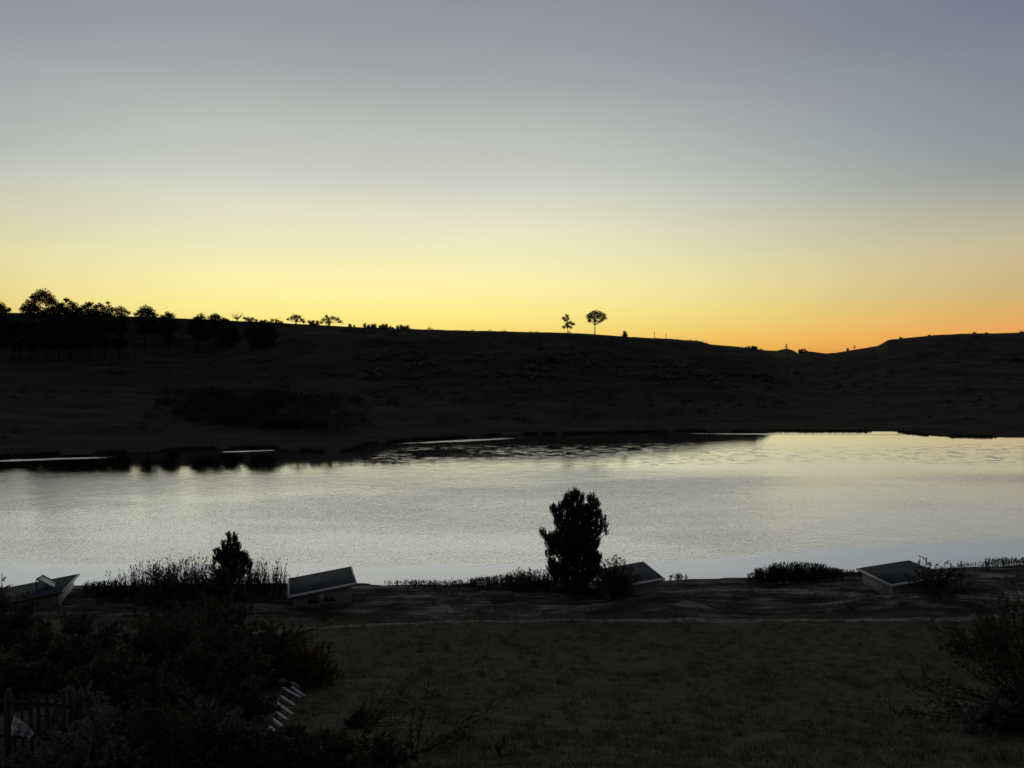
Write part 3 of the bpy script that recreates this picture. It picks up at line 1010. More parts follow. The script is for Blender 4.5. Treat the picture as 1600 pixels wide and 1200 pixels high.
far_tree('conifer', 'small pointed conifer on the slope right of the saddle', 'conifer', 1324.5, 516, [(1324.5, 544.5, 1.2), (1324.5, 547, 2)], leaf=0.7)
far_tree('conifer', 'thin feathery tree just right of the pointed conifer', 'tree', 1335.5, 517, [(1335.5, 540.5, .9), (1335, 543, 1.3)], leaf=0.6, trunk_r=.35)
for bx, by, br, lab in ((1407, 528, 1.8, 'tiny bush at the left shoulder of the right-hand hill'), (1452, 524, 1.6, 'small bush on the skyline of the right-hand hill above its slope'),
                        (1522, 520.5, 2.2, 'pair-leafed bush midway along the top of the right-hand hill'), (1541, 520.5, 1.7, 'bush on the right-hand hill two thirds along its top'),
                        (1596, 519, 2.4, 'bush on the right-hand hill at the very edge of the photo')):
    far_tree('bush', lab, 'bush', bx, 518, [(bx, by, br), (bx + br, by + .8, br * .8)], leaf=0.7, group='bushes on the right-hand hill')
for bx, D, cl, lab in ((1503, 360, [(1503, 596, 6), (1500, 602, 7), (1506, 603, 7)], 'dark upright bush low on the right-hand hill'),
                       (1562, 400, [(1556, 574, 9), (1566, 580, 12), (1554, 590, 11), (1570, 594, 12)], 'dark tree clump on the slope of the right-hand hill'),
                       (1592, 395, [(1590, 568, 10), (1600, 580, 14), (1586, 588, 13), (1598, 598, 12)], 'largest dark tree at the right edge below the hill top'),
                       (1450, 380, [(1446, 582, 7), (1456, 585, 8), (1438, 588, 6)], 'spreading dark bush in the middle of the right-hand hill')):
    far_tree('bush', lab, 'bush', bx, D, cl, group='bushes on the right-hand hill', leaf=1.3)
for bx, D, cl, lab in ((466, 330, [(464, 541, 7), (470, 546, 7), (460, 548, 7)], 'dark bush on the slope right of the biggest rounded tree'),
                       (545, 335, [(543, 546, 6), (549, 549, 6)], 'dark bush high on the slope below the wide wispy tree')):
    far_tree('bush', lab, 'bush', bx, D, cl, group='thickets on the far slope', leaf=1.4)


def poles():
    for x, y, D, h, lab in ((1022.5, 518, 356, 3.6, 'left one of two thin poles on the ridge'), (1040.5, 521, 357, 3.2, 'right one of two thin poles on the ridge')):
        t = at(x, y, D)
        z = ground_z(t[0], t[1]) - 0.3
        mb = MB().tube(np.array([[t[0], t[1], z], [t[0], t[1], t[2]]]), [.16, .11], 6)
        root = thing('pole', lab, 'pole', (t[0], t[1], z), 'thin poles on the ridge')
        mb.build('shaft', M['timber'], root)
        MB().box((t[0], t[1], t[2] - .45), (1.0, .12, .12)).build('crossarm', M['timber'], root)
    D = 640
    b = at(1228.6, 556, D)
    t = at(1228.6, 537, D)
    b[2] = ground_z(b[0], b[1]) - 0.5
    root = thing('pylon', 'thin lattice pylon standing in the gap between the hills', 'pylon', b)
    h = t[2] - b[2]
    w0, w1 = 1.5, 0.3
    for sx in (-1, 1):
        for sy in (-1, 1):
            MB().beam(b + np.array([sx * w0, sy * w0, 0]), t + np.array([sx * w1, sy * w1, -1.0]), .18, .18).build('leg', M['timber'], root)
    lat = MB()
    for i in range(7):
        f0, f1 = i / 7, (i + 1) / 7
        a, c = w0 + (w1 - w0) * f0, w0 + (w1 - w0) * f1
        for s in (-1, 1):
            lat.beam(b + np.array([-a * s, -a, h * f0]), b + np.array([c * s, -c, h * f1]), .13, .13)
            lat.beam(b + np.array([-a * s, a, h * f0]), b + np.array([c * s, c, h * f1]), .13, .13)
    lat.build('bracing', M['timber'], root)
    for z, l in ((.97, 1.2), (.82, 2.4), (.7, 2.0)):
        MB().box(b + np.array([0, 0, h * z]), (l * 2, .22, .22)).build('crossarm', M['timber'], root)
    MB().tube(np.stack([t - [0, 0, 1], t]), [.14, .06], 5).build('mast', M['metal'], root)


poles()


def rocks():
    rng = np.random.default_rng(12)
    mb = MB()
    th = np.linspace(0, 2 * math.pi, 7)[:-1]
    unit = [[0, 0, 1]] + [[math.cos(a), math.sin(a), .35] for a in th] + [[math.cos(a) * 1.1, math.sin(a) * 1.1, -.5] for a in th]
    unit = np.array(unit)
    tri = [[0, 1 + i, 1 + (i + 1) % 6] for i in range(6)]
    quad = [[1 + i, 7 + i, 7 + (i + 1) % 6, 1 + (i + 1) % 6] for i in range(6)]
    n = 0
    while n < 520:
        px = rng.uniform(560, 1215)
        dc = np.interp(px, MAIN_DX, MAIN_D)
        ds = float(shore_dist(np.array([px]), FAR_SHORE)[0])
        t = rng.normal(.62, .045) if rng.random() < .75 else rng.uniform(.3, .92)
        Y = ds + (dc - ds) * t
        X = (px - 800) / F * Y
        if vnoise(np.array([px / 28]), np.array([t * 30]), 4)[0] < -0.08:
            continue
        z = ground_z(X * S, Y * S)
        r = rng.uniform(.35, 1.5) if rng.random() < .85 else rng.uniform(1.2, 2.4)
        v = unit * np.array([r * rng.uniform(1, 2.2), r, r * rng.uniform(.5, .9)]) * (1 + rng.normal(size=(13, 1)) * .13)
        a = rng.uniform(0, 3.14)
        R = np.array([[math.cos(a), -math.sin(a), 0], [math.sin(a), math.cos(a), 0], [0, 0, 1]])
        v = v @ R.T + np.array([X * S, Y * S, z + .1 * r])
        base = mb.n
        mb.add(v, tri)
        mb.f.append(np.array(quad) + base)
        n += 1
    tag(mb.build('rocks', M['rock']), 'scattered pale boulders along the rocky ledge of the far slope', 'rocks', kind='stuff')


rocks()

# ------------------------------------------------------------------ lakeside cabins


def cabin(label, corner_px, D, ang, W, depth, pitch_deg, overhang=0.45, open_side=1, vent=False, pale_end=False, post_left=None, dark_eave=False, group='single-pitch cabins along the lake shore'):
    """corner_px: photo pixel of the near eave's right end at distance D; the roof rises to the right."""
    a = math.radians(ang)
    fx = np.array([math.cos(a), math.sin(a), 0.0])        # along the eave to the right
    fy = np.array([-math.sin(a), math.cos(a), 0.0])       # away from the viewer
    c = at(corner_px[0], corner_px[1], D)
    tp = math.tan(math.radians(pitch_deg))

    def P(u, v, dz=0.0):
        """u metres left of the corner, v metres behind it, on the roof plane."""
        return c - fx * u + fy * v + np.array([0, 0, -tp * u + dz])
    mid = P(W / 2, depth / 2)
    zg = min(ground_z(*(P(u, v)[:2])) for u in (0, W) for v in (0, depth)) - 0.3
    root = thing('cabin', label, 'cabin', (mid[0], mid[1], zg), group)
    R = MB()
    th = 0.07
    R.add([P(0, 0), P(W, 0), P(W, depth), P(0, depth), P(0, 0, -th), P(W, 0, -th), P(W, depth, -th), P(0, depth, -th)],
          [[0, 3, 2, 1], [4, 5, 6, 7], [0, 1, 5, 4], [2, 3, 7, 6], [1, 2, 6, 5], [3, 0, 4, 7]])
    roof = R.build('roof', M['roof'], root)
    sheets = MB()
    nrib = int(depth / 0.34)
    for i in range(nrib):
        v = (i + .5) * depth / nrib
        sheets.beam(P(.03, v, .012), P(W - .03, v, .012), .05, .024)
    sheets.build('ridges', M['roof'], roof)
    fb = .19
    MB().beam(P(-.03, -.03, -.07), P(W + .03, -.03, -.07), .05, fb).build('fascia', M['timber' if dark_eave else 'fascia'], root)
    MB().beam(P(-.03, depth + .03, -.07), P(W + .03, depth + .03, -.07), .05, fb).build('fascia', M['fascia'], root)
    MB().beam(P(-.03, 0, -.07), P(-.03, depth, -.07), .05, fb).build('bargeboard', M['fascia'], root)
    MB().beam(P(W + .03, 0, -.07), P(W + .03, depth, -.07), .05, fb).build('bargeboard', M['fascia'], root)
    MB().tube(np.stack([P(-.05, -.11, -.05), P(W + .05, -.11, -.05)]), [.055, .055], 6).build('gutter', M['timber' if dark_eave else 'fascia'], root)
    w = .09
    for A, B in ((P(-.05, w / 2, .03), P(W + .05, w / 2, .03)), (P(-.05, depth - w / 2, .03), P(W + .05, depth - w / 2, .03)),
                 (P(w / 2, w + .01, .033), P(w / 2, depth - w - .01, .033)), (P(W - w / 2, w + .01, .033), P(W - w / 2, depth - w - .01, .033))):
        near = np.allclose(A, P(-.05, w / 2, .03))
        MB().beam(A, B, w, .03).build('flashing', M['roof' if dark_eave and near else 'flashing'], roof)
    o = overhang
    # walls butt under the roof
    t = .2

    def wall(u0, v0, u1, v1, m):
        A, B = P(u0, v0, -th - .01), P(u1, v1, -th - .01)
        d = B - A
        n = np.array([-d[1], d[0], 0])
        n /= np.linalg.norm(n)
        Ab, Bb = A.copy(), B.copy()
        Ab[2] = Bb[2] = zg
        q = n * t / 2
        MB().add([Ab - q, Bb - q, Bb + q, Ab + q, A - q, B - q, B + q, A + q],
                 [[0, 3, 2, 1], [4, 5, 6, 7], [0, 1, 5, 4], [1, 2, 6, 5], [2, 3, 7, 6], [3, 0, 4, 7]]).build('wall', m, root)
    wall(W - o, o, o, o, M['wall'])
    wall(W - o, depth - o, o, depth - o, M['wall'])
    wall(o + t / 2, o + t / 2 + .002, o + t / 2, depth - o - t / 2 - .002, M['white'] if pale_end else M['wall'])
    wall(W - o - t / 2, o + t / 2 + .002, W - o - t / 2, depth - o - t / 2 - .002, M['wall_light'])

    def opening(u, zc, w, hh, name, m):
        p = P(u, o - t / 2 - .03)
        p[2] = zc
        Rm = np.column_stack([fx, fy, [0, 0, 1]])
        f = MB().box(p, (w, .05, hh), Rm).build(name, m, root)
        return p, Rm, f
    ze = P(W * .5, o)[2]
    if vent:
        for u, w in ((W * .40, 1.0), (W * .64, 1.1)):
            p, Rm, f = opening(u, ze - 1.12, w, .34, 'window', M['glass'])
            fr = MB()
            fr.box(p + np.array([0, 0, .19]) - fy * .01, (w + .1, .06, .05), Rm)
            fr.box(p - np.array([0, 0, .19]) - fy * .01, (w + .1, .06, .05), Rm)
            fr.build('window_frame', M['timber'], f)
        opening(W * .52, ze - .80, .36, .6, 'meter_box', M['white'])
    if post_left is not None:
        pz = P(W - .2, .25, -.12) if post_left else P(.2, .25, -.12)
        MB().tube(np.stack([[pz[0], pz[1], zg], pz]), [.06, .06], 6).build('post', M['pale_timber'], root)
    return root, P, fx, fy


K = S
cab1, P1, fx1, fy1 = cabin('cabin at the left edge carrying a tilted panel on its roof', (97, 925), 62.8, 16.5, 6.8, 6.4, 7.5, pale_end=True, dark_eave=True, post_left=False)
cabin('cabin with the whole dark roof in view right of the small pine', (557, 911), 62.0, 17, 6.6, 6.0, 6.5, vent=True)
cabin('cabin half hidden behind the big pine and its spiky shrub', (1038, 904), 63.0, 10, 6.0, 6.2, 6.5)
cabin('cabin at the right beside the leafless thorn bush, pale post at its left', (1480, 900.5), 63.5, 8, 6.3, 5.9, 6.0, post_left=True)


def solar_panel():
    D = 64.5
    a, b_, c, d = at(57, 905, D), at(67, 899, D + 1.6), at(94.5, 914, D + 1.4), at(86.5, 920, D - .1)
    n = np.cross(b_ - a, d - a)
    n /= np.linalg.norm(n)
    if n[2] < 0:
        n = -n
    loc = P1(3.2, 2.2)
    root = thing('solar_panel', 'pale tilted collector panel on legs on the left cabin roof', 'solar panel', loc)
    q = n * .09
    MB().add([a, b_, c, d, a - q, b_ - q, c - q, d - q], [[0, 3, 2, 1], [4, 5, 6, 7], [0, 1, 5, 4], [1, 2, 6, 5], [2, 3, 7, 6], [3, 0, 4, 7]]).build('panel', M['panel'], root)
    rim = MB()
    for s, e in ((a, b_), (b_, c), (c, d), (d, a)):
        rim.beam(s, e, .07, .12)
    rim.build('rim', M['metal'], root)

    def drop(p):
        # straight down on to the roof plane
        o0, o1, o2 = P1(0, 0), P1(1, 0), P1(0, 1)
        nn = np.cross(o1 - o0, o2 - o0)
        z = o0[2] - (nn[0] * (p[0] - o0[0]) + nn[1] * (p[1] - o0[1])) / nn[2]
        return np.array([p[0], p[1], z])
    feet = []
    for p in (a, b_, c, d):
        f = drop(p)
        feet.append(f)
        if p[2] - f[2] > .05:
            MB().beam(p - q, f, .06, .06).build('leg', M['metal'], root)
    for i, j in ((0, 3), (1, 2)):
        MB().beam(feet[i] + [0, 0, .04], feet[j] + [0, 0, .04], .06, .06).build('skid', M['metal'], root)


solar_panel()


def garden_bits():
    # white slatted bench by the water
    p = hit(753, 919.5)
    root = thing('bench', 'small white slatted bench by the water left of the big pine', 'bench', p)
    z = p[2]
    r = np.array([1.0, 0.12, 0])
    r /= np.linalg.norm(r)
    f = np.array([-r[1], r[0], 0])
    w = 1.02
    Rm = np.column_stack([r, f, [0, 0, 1]])
    for s in (-1, 1):
        for t, h in ((-.18, .82), (.18, .4)):
            q = p + r * s * w * .46 + f * t
            MB().box((q[0], q[1], z + h / 2 - .05), (.09, .07, h + .1), Rm).build('leg', M['white'], root)
    MB().box(p + np.array([0, 0, .8]) - f * .18, (w + .08, .075, .13), Rm).build('top_rail', M['white'], root)
    for i in range(5):
        MB().box(p + r * (-.32 + i * .16) * w + np.array([0, 0, .6]) - f * .18, (.07, .03, .3), Rm).build('slat', M['white'], root)
    for i in range(4):
        MB().box(p + f * (-.13 + i * .1) + np.array([0, 0, .42]), (w, .075, .03), Rm).build('seat_slat', M['white'], root)
    # pale slab in the grass
    p = hit(756, 925.5)
    th = np.linspace(0, 2 * math.pi, 9)[:-1]
    top = [[p[0] + .42 * math.cos(a) * (1 + .1 * math.sin(3 * a)), p[1] + .3 * math.sin(a), p[2] + .1] for a in th]
    bot = [[x, y, zz - .25] for x, y, zz in top]
    mb = MB().add(top + bot, [[i, 8 + i, 8 + (i + 1) % 8, (i + 1) % 8] for i in range(8)])
    mb.f.append(np.array([list(range(8))]))
    tag(mb.build('stone_slab', M['path']), 'flat pale slab in the grass just below the white bench', 'slab')
    # dark picnic table
    p = hit(784, 941)
    root = thing('picnic_table', 'dark wooden picnic table left of the big pine', 'picnic table', p)
    r = np.array([1.0, 0.05, 0])
    r /= np.linalg.norm(r)
    f = np.array([-r[1], r[0], 0])
    Rm = np.column_stack([r, f, [0, 0, 1]])
    L = 2.5
    for i in range(5):
        MB().box(p + f * (-.34 + i * .17) + np.array([0, 0, .78]), (L, .15, .045), Rm).build('plank', M['timber'], root)
    for s in (-1, 1):
        MB().box(p + f * s * .72 + np.array([0, 0, .45]), (L, .26, .045), Rm).build('seat', M['timber'], root)
        e = p + r * s * L * .36
        MB().box(e + np.array([0, 0, .40]), (.09, 1.6, .1), Rm).build('brace', M['timber'], root)
        for t in (-1, 1):
            MB().beam(e + f * t * .62 - np.array([0, 0, .06]), e + f * t * .22 + np.array([0, 0, .755]), .1, .08).build('leg', M['timber'], root)


garden_bits()

# ------------------------------------------------------------------ trees and plants by the near shore
tuft_tree('pine_tree', 'big dark pine standing at the water in the middle of the near shore', (898, 909), 66.5,
          [(897, 774, 8), (890, 780, 8), (905, 780, 8), (884, 790, 7), (924, 780, 7), (929, 788, 8), (865, 796, 6), (872, 803, 9), (878, 792, 6), (898, 798, 15), (914, 802, 14),
           (932, 804, 8), (942, 812, 5), (944, 821, 6), (947, 831, 4), (880, 818, 14), (905, 820, 19), (928, 826, 13), (846, 831, 4), (851, 838, 7), (861, 842, 8), (860, 850, 8),
           (876, 844, 15), (900, 846, 21), (924, 848, 14), (866, 861, 9), (886, 866, 16), (908, 870, 17), (927, 866, 8), (861, 877, 6), (874, 886, 9), (893, 888, 13), (915, 889, 10), (928, 880, 8), (880, 896, 8), (905, 898, 8), (868, 893, 6), (922, 897, 6), (886, 903, 6), (912, 903, 6), (857, 866, 6), (863, 887, 8), (869, 899, 8), (932, 873, 8), (931, 889, 8), (925, 900, 8), (882, 905, 8), (900, 906, 9), (915, 906, 8), (894, 868, 14), (912, 852, 14)], per=0.74)
tuft_tree('pine_tree', 'small young pine among the reeds on the left bank', (360, 908), 64.5,
          [(357, 837, 2.2), (358, 842, 3.2), (367, 838, 3), (367, 845, 5), (349, 850, 3), (351, 856, 4), (360, 853, 6), (373, 853, 4), (341, 861, 3), (336, 863, 2), (345, 868, 6),
           (357, 867, 9), (370, 868, 8), (381, 868, 4), (386, 876, 4), (350, 880, 8), (365, 882, 9), (378, 882, 6), (335, 880, 3), (360, 894, 7), (347, 895, 6), (374, 894, 6), (360, 903, 6), (340, 873, 6), (380, 872, 7), (388, 883, 6), (332, 887, 5), (345, 897, 8), (373, 898, 8), (386, 893, 6), (352, 866, 7), (368, 860, 6)], per=0.85)


def reeds(name, label, spots, seed, material='reed'):
    """spots: (x0, x1, y_top at x0, y_top at x1, D, count); stalks from the ground up to that height."""
    rng = np.random.default_rng(seed)
    mb = MB()
    for x0, x1, y0, y1, D, n in spots:
        f = rng.random(n)
        DDs = D + rng.normal(size=n) * 1.1
        T = np.array([at(x0 + (x1 - x0) * q, y0 + (y1 - y0) * q, e) for q, e in zip(f, DDs)])
        Zg = height(T[:, 0] / S, T[:, 1] / S) * S - .05
        for t, z in zip(T, Zg):
            if z < -.6:
                z = -.6
            h = max(t[2] - z, .3) * (0.34 + 0.62 * rng.random() ** .8)
            lean = rng.normal(size=2) * .12 * h
            b = np.array([t[0], t[1], z])
            tip = b + np.array([lean[0], lean[1], h])
            mid = (b + tip) / 2 + np.array([-lean[0], -lean[1], 0]) * .25
            s = np.array([.025, .01, 0]) * rng.uniform(.7, 1.3)
            mb.add([b - s, b + s, mid + s * .8, mid - s * .8, tip], [[0, 1, 2, 3]])
            mb.f.append(np.array([[3, 2, 4]]) + mb.n - 5)
            for j in range(rng.integers(2, 5)):
                g = rng.uniform(.35, .95)
                p = b + (tip - b) * g
                d = np.array([rng.normal(), rng.normal() * .6, .8 + rng.random()])
                d /= np.linalg.norm(d)
                mb.leaves(p[None], d[None], .28 + .3 * rng.random(), .05, rng)
            if rng.random() < .55:
                mb.leaves((tip - [0, 0, .1])[None], np.array([[lean[0] * .4, lean[1], 1.0]]), .34, .11, rng)
    return tag(mb.build(name, M[material]), label, 'reeds', kind='stuff')


reeds('reeds', 'tall feathery reeds along the left bank around the young pine',
      [(132, 190, 911, 906, 66.5, 170), (176, 215, 888, 876, 64.5, 60), (205, 250, 876, 872, 64, 95), (245, 310, 870, 863, 64, 190), (300, 345, 864, 870, 65, 110),
       (385, 415, 872, 870, 65, 110), (410, 446, 870, 874, 65.5, 85), (435, 470, 893, 902, 65, 60), (150, 330, 908, 905, 64, 300)], 5)
reeds('reeds', 'rounded reed bed at the water left of the right-hand cabin',
      [(1168, 1190, 897, 886, 70, 45), (1182, 1215, 889, 880, 70, 190), (1205, 1250, 880, 878, 70.5, 380), (1245, 1285, 878, 881, 71, 300), (1280, 1312, 882, 891, 71, 150), (1178, 1306, 891, 889, 69.5, 360), (1300, 1345, 889, 893, 70.5, 90)], 6)
reeds('reeds', 'thin water weeds standing off the shore right of the half-hidden cabin',
      [(1045, 1056, 899, 899, 71.5, 14), (1055, 1066, 896, 898, 71.5, 40), (1066, 1074, 900, 902, 71.5, 10)], 8)
reeds('reeds', 'sparse water weeds along the bank at the right edge',
      [(1505, 1545, 879, 876, 74, 40), (1540, 1610, 873, 872, 75.5, 190), (1345, 1420, 893, 889, 71, 40)], 9)
reeds('reeds', 'short sedge at the waterline left of the white bench',
      [(600, 740, 909, 907, 69.5, 120), (735, 800, 905, 897, 69, 260), (795, 870, 896, 890, 68, 300), (640, 760, 911, 911, 68.5, 160)], 10)

SH = 'shrubs along the near shore'
b, t = dome(822, 889, 92, 66.5, 26, 31)
leafy('shrub', 'low dark shrub at the foot of the big pine on its left', 'shrub', b, t, .14, .06, .03, 9, 18, .3, group=SH, seed=31)
b, t = dome(960, 880, 78, 61.2, 34, 32)
leafy('shrub', 'dark shrub under the spiky branches between big pine and cabin', 'shrub', b, t, .14, .06, .03, 9, 18, .3, group=SH, seed=32)


b, t = dome(897, 899, 84, 64.6, 24, 33)
leafy('shrub', 'low undergrowth in front of the big pine trunk', 'shrub', b, t, .14, .06, .03, 9, 20, .3, group=SH, seed=33)


def spiky(name, label, base_px, D, tips, seed, leaf=.16, r=.045):
    b = at(base_px[0], base_px[1], D)
    b[2] = ground_z(b[0], b[1])
    rng = np.random.default_rng(seed)
    tg = [at(x, y, D + rng.normal() * .7) for x, y in tips]
    leafy(name, label, 'shrub', b, tg, leaf, leaf * .4, r, 15, 18, .15, .1, group=SH, seed=seed, start=.3)


spiky('thorn_shrub', 'spiky-branched shrub poking above the dark shrub right of the big pine', (960, 914), 61.6,
      [(958, 869), (949, 873), (966, 871), (971, 876), (943, 880), (978, 878), (985, 883), (938, 886), (975, 886), (990, 890), (947, 890), (962, 880), (982, 896), (1000, 902), (930, 893), (995, 897)], 41)
spiky('thorn_shrub', 'bare-tipped thorn bush spreading over the right-hand cabin corner', (1462, 912), 62.6,
      [(1443, 871), (1436, 879), (1452, 880), (1462, 883), (1476, 880), (1485, 884), (1503, 879), (1498, 884), (1428, 890), (1415, 898), (1440, 892), (1456, 891), (1470, 890), (1490, 892), (1508, 893), (1420, 905), (1450, 900), (1480, 899), (1505, 902)], 42)
b, t = dome(1470, 895, 110, 60.5, 24, 43)
leafy('shrub', 'dark rounded shrub below the bare-tipped thorn bush', 'shrub', b, t, .15, .065, .03, 9, 18, .3, group=SH, seed=43)
b, t = dome(258, 873, 118, 60, 54, 44)
leafy('shrub', 'big black shrub in front of the reeds left of the young pine', 'shrub', b, t, .15, .065, .04, 12, 22, .28, group=SH, seed=44, material='leaf')
b, t = dome(352, 879, 120, 61.5, 64, 45)
leafy('shrub', 'dark shrub around the foot of the young pine', 'shrub', b, t, .16, .075, .035, 12, 26, .28, group=SH, seed=45)
b, t = dome(505, 938, 44, 57.5, 10, 46)
leafy('shrub', 'low bush in front of the fully visible cabin wall', 'shrub', b, t, .1, .045, .02, 7, 16, .3, group=SH, seed=46)

# ------------------------------------------------------------------ foreground shrubs
FG = 'shrubs on the bank in the left foreground'


def bush(label, x, ytop, w, D, n, seed, material='leaf', leaf=.145, twigs=13, leaves=40, name='shrub', group=FG, sq=.8):
    b, t = dome(x, ytop, w, D, n, seed, sq)
    return leafy(name, label, 'shrub', b, t, leaf, leaf * .45, .035, twigs, leaves, .26, group=group, seed=seed, material=material, start=.25)


bush('smooth dark bush in front of the left cabin at the photo edge', 8, 908, 110, 47, 40, 51, leaf=.12)
bush('dark shrub right below the left cabin wall', 120, 948, 150, 44, 40, 52)
bush('large dark shrub below the young pine', 330, 918, 190, 46, 56, 53)
bush('wide black shrub in the middle of the left thicket', 235, 948, 210, 38, 60, 54)
bush('black shrub left of the orange-leaved branches', 420, 968, 190, 37, 56, 55)
bush('overhanging shrub with orange-brown leaves facing the open field', 492, 990, 100, 35.5, 34, 56, 'leaf_orange', .09)
bush('black shrub at the photo edge above the picket fence', 20, 1030, 150, 31, 44, 57)
bush('dark shrub filling the thicket above the pale steps', 330, 1010, 210, 32, 60, 58)
bush('dark shrub between the picket fence and the pale steps', 175, 1030, 200, 29, 60, 59)
bush('grey-green shrub with lighter leaves behind the picket fence', 110, 1072, 140, 25, 40, 60, 'leaf_grey', .09)
bush('grey-leaved shrub just above the pale steps', 470, 1022, 74, 37, 22, 61, 'leaf_grey', .08)
bush('leafy shrub at the bottom edge right of the white cloth', 200, 1105, 190, 22.5, 50, 62, 'leaf', .085)
bush('grey-green leafy shrub at the bottom edge left of the steps', 318, 1098, 160, 23, 50, 63, 'leaf_grey', .08)
bush('shrub at the bottom edge below the pale steps', 452, 1142, 130, 21.8, 44, 64, 'leaf', .08)
bush('low leafy shrub in the bottom left corner under the fence', 70, 1168, 160, 19.5, 34, 65, 'leaf_grey', .08)
bush('small shrub with a reddish tuft right of the steps', 560, 1108, 60, 26, 16, 66, 'leaf', .07)
bush('red-tinged tuft on the small shrub right of the steps', 566, 1086, 26, 26.3, 10, 67, 'leaf_red', .06, 6, 12, name='shrub')


bush('rounded shrub between the edge bush and the thicket under the left cabin', 62, 975, 120, 40, 40, 91)
bush('dark shrub above the pickets, left of the middle of the thicket', 110, 1000, 150, 35, 44, 92)
bush('dense shrub at the heart of the left thicket', 300, 965, 170, 41, 50, 93)
bush('leafy shrub above the bottom edge in the middle of the thicket', 255, 1062, 150, 26, 50, 94, 'leaf', .11)
bush('bushy clump between the steps and the grey-green shrub', 385, 1062, 100, 27.5, 34, 95, 'leaf', .1)
bush('loose leafy shrub reaching down from the shore at the right edge', 1565, 935, 100, 41, 22, 96, 'leaf', .12, group='shrubs by the thorn tree')
bush('low grey-green shrub left of the thorn tree trunk', 1540, 1090, 110, 25, 26, 97, 'leaf_grey', .08, group='shrubs by the thorn tree')
bush('thin leafy shrub between the track and the thorn tree', 1515, 955, 90, 45, 20, 98, 'leaf', .11, group='shrubs by the thorn tree')
bush('broad leafy shrub cut by the bottom edge below the middle of the thicket', 285, 1092, 250, 18.6, 60, 111, 'leaf', .085)
bush('leafy shrub cut by the bottom edge right of the steps', 500, 1150, 180, 18.2, 44, 112, 'leaf', .075)
bush('leafy shrub cut by the bottom edge right of the fence', 150, 1118, 200, 18.0, 50, 113, 'leaf_grey', .075)
bush('low leafy shrub cut by the bottom edge left of the steps', 395, 1140, 150, 18.4, 40, 114, 'leaf', .075)
bush('sparse leafy shrub below the red-tinged tuft', 600, 1150, 130, 19.5, 24, 115, 'leaf', .07)
bush('black leafy shrub behind the thorn tree at the right edge', 1640, 930, 120, 30, 34, 68, 'leaf', .13, group='shrubs by the thorn tree')
bush('black leafy shrub under the thorn tree in the bottom right corner', 1640, 1060, 130, 24, 34, 69, 'leaf', .12, group='shrubs by the thorn tree')


def sprig(label, base_px, D, tips, seed, material='leaf', leaf=.06, name='shrub', r=.02, twigs=17, lv=17, tw=.12, group='thin branches in the bottom middle'):
    b = at(base_px[0], base_px[1], D)
    b[2] = ground_z(b[0], b[1])
    rng = np.random.default_rng(seed)
    leafy(name, label, 'shrub', b, [at(x, y, D + rng.normal() * .35) for x, y in tips], leaf, leaf * .42, r, twigs, lv, tw, .06, group=group, seed=seed, material=material, start=.18)


sprig('sparse arching branch reaching up into the field right of the steps', (560, 1230), 24, [(690, 1030), (650, 1048), (610, 1066), (640, 1085), (585, 1075), (678, 1100), (600, 1110), (630, 1140)], 71)
sprig('second sparse branch with upright twigs in the bottom middle', (650, 1260), 22, [(680, 1048), (660, 1110), (700, 1120), (640, 1130), (690, 1150), (720, 1145), (610, 1150), (670, 1170)], 72)
sprig('long leaning twig pointing right at the bottom middle', (670, 1225), 22.5, [(800, 1085), (760, 1120), (830, 1068), (735, 1150), (715, 1165)], 73)
sprig('short twiggy plant at the bottom edge left of centre', (780, 1250), 21.5, [(775, 1165), (790, 1150), (765, 1180), (800, 1175), (785, 1185)], 74)


def thorn_tree():
    D = 25.5
    b = at(1640, 1240, D)
    b[2] = ground_z(b[0], b[1])
    rng = np.random.default_rng(81)
    tips = [(1452, 968), (1478, 984), (1500, 990), (1412, 1064), (1440, 1056), (1470, 1060), (1388, 1108), (1415, 1106), (1450, 1092), (1480, 1098), (1500, 1035), (1520, 1010),
            (1530, 948), (1555, 925), (1580, 905), (1605, 915), (1540, 975), (1570, 960), (1600, 955), (1500, 1130), (1520, 1160), (1545, 1130), (1560, 1080), (1540, 1050),
            (1590, 1010), (1600, 1060), (1580, 1110), (1600, 1150), (1560, 1180), (1590, 1180), (1620, 980), (1640, 940), (1640, 1040), (1650, 1000), (1500, 1075), (1575, 1035),
            (1610, 1000), (1595, 980), (1620, 1030), (1605, 1090), (1585, 1060), (1625, 1120), (1590, 1140), (1560, 1010), (1545, 1095)]
    leafy('thorn_tree', 'black thorn tree leaning in from the right edge of the foreground', 'tree', b, [at(x, y, D + rng.normal() * 1.0) for x, y in tips],
          .10, .045, .045, 18, 20, .13, .05, seed=81, start=.3)


thorn_tree()


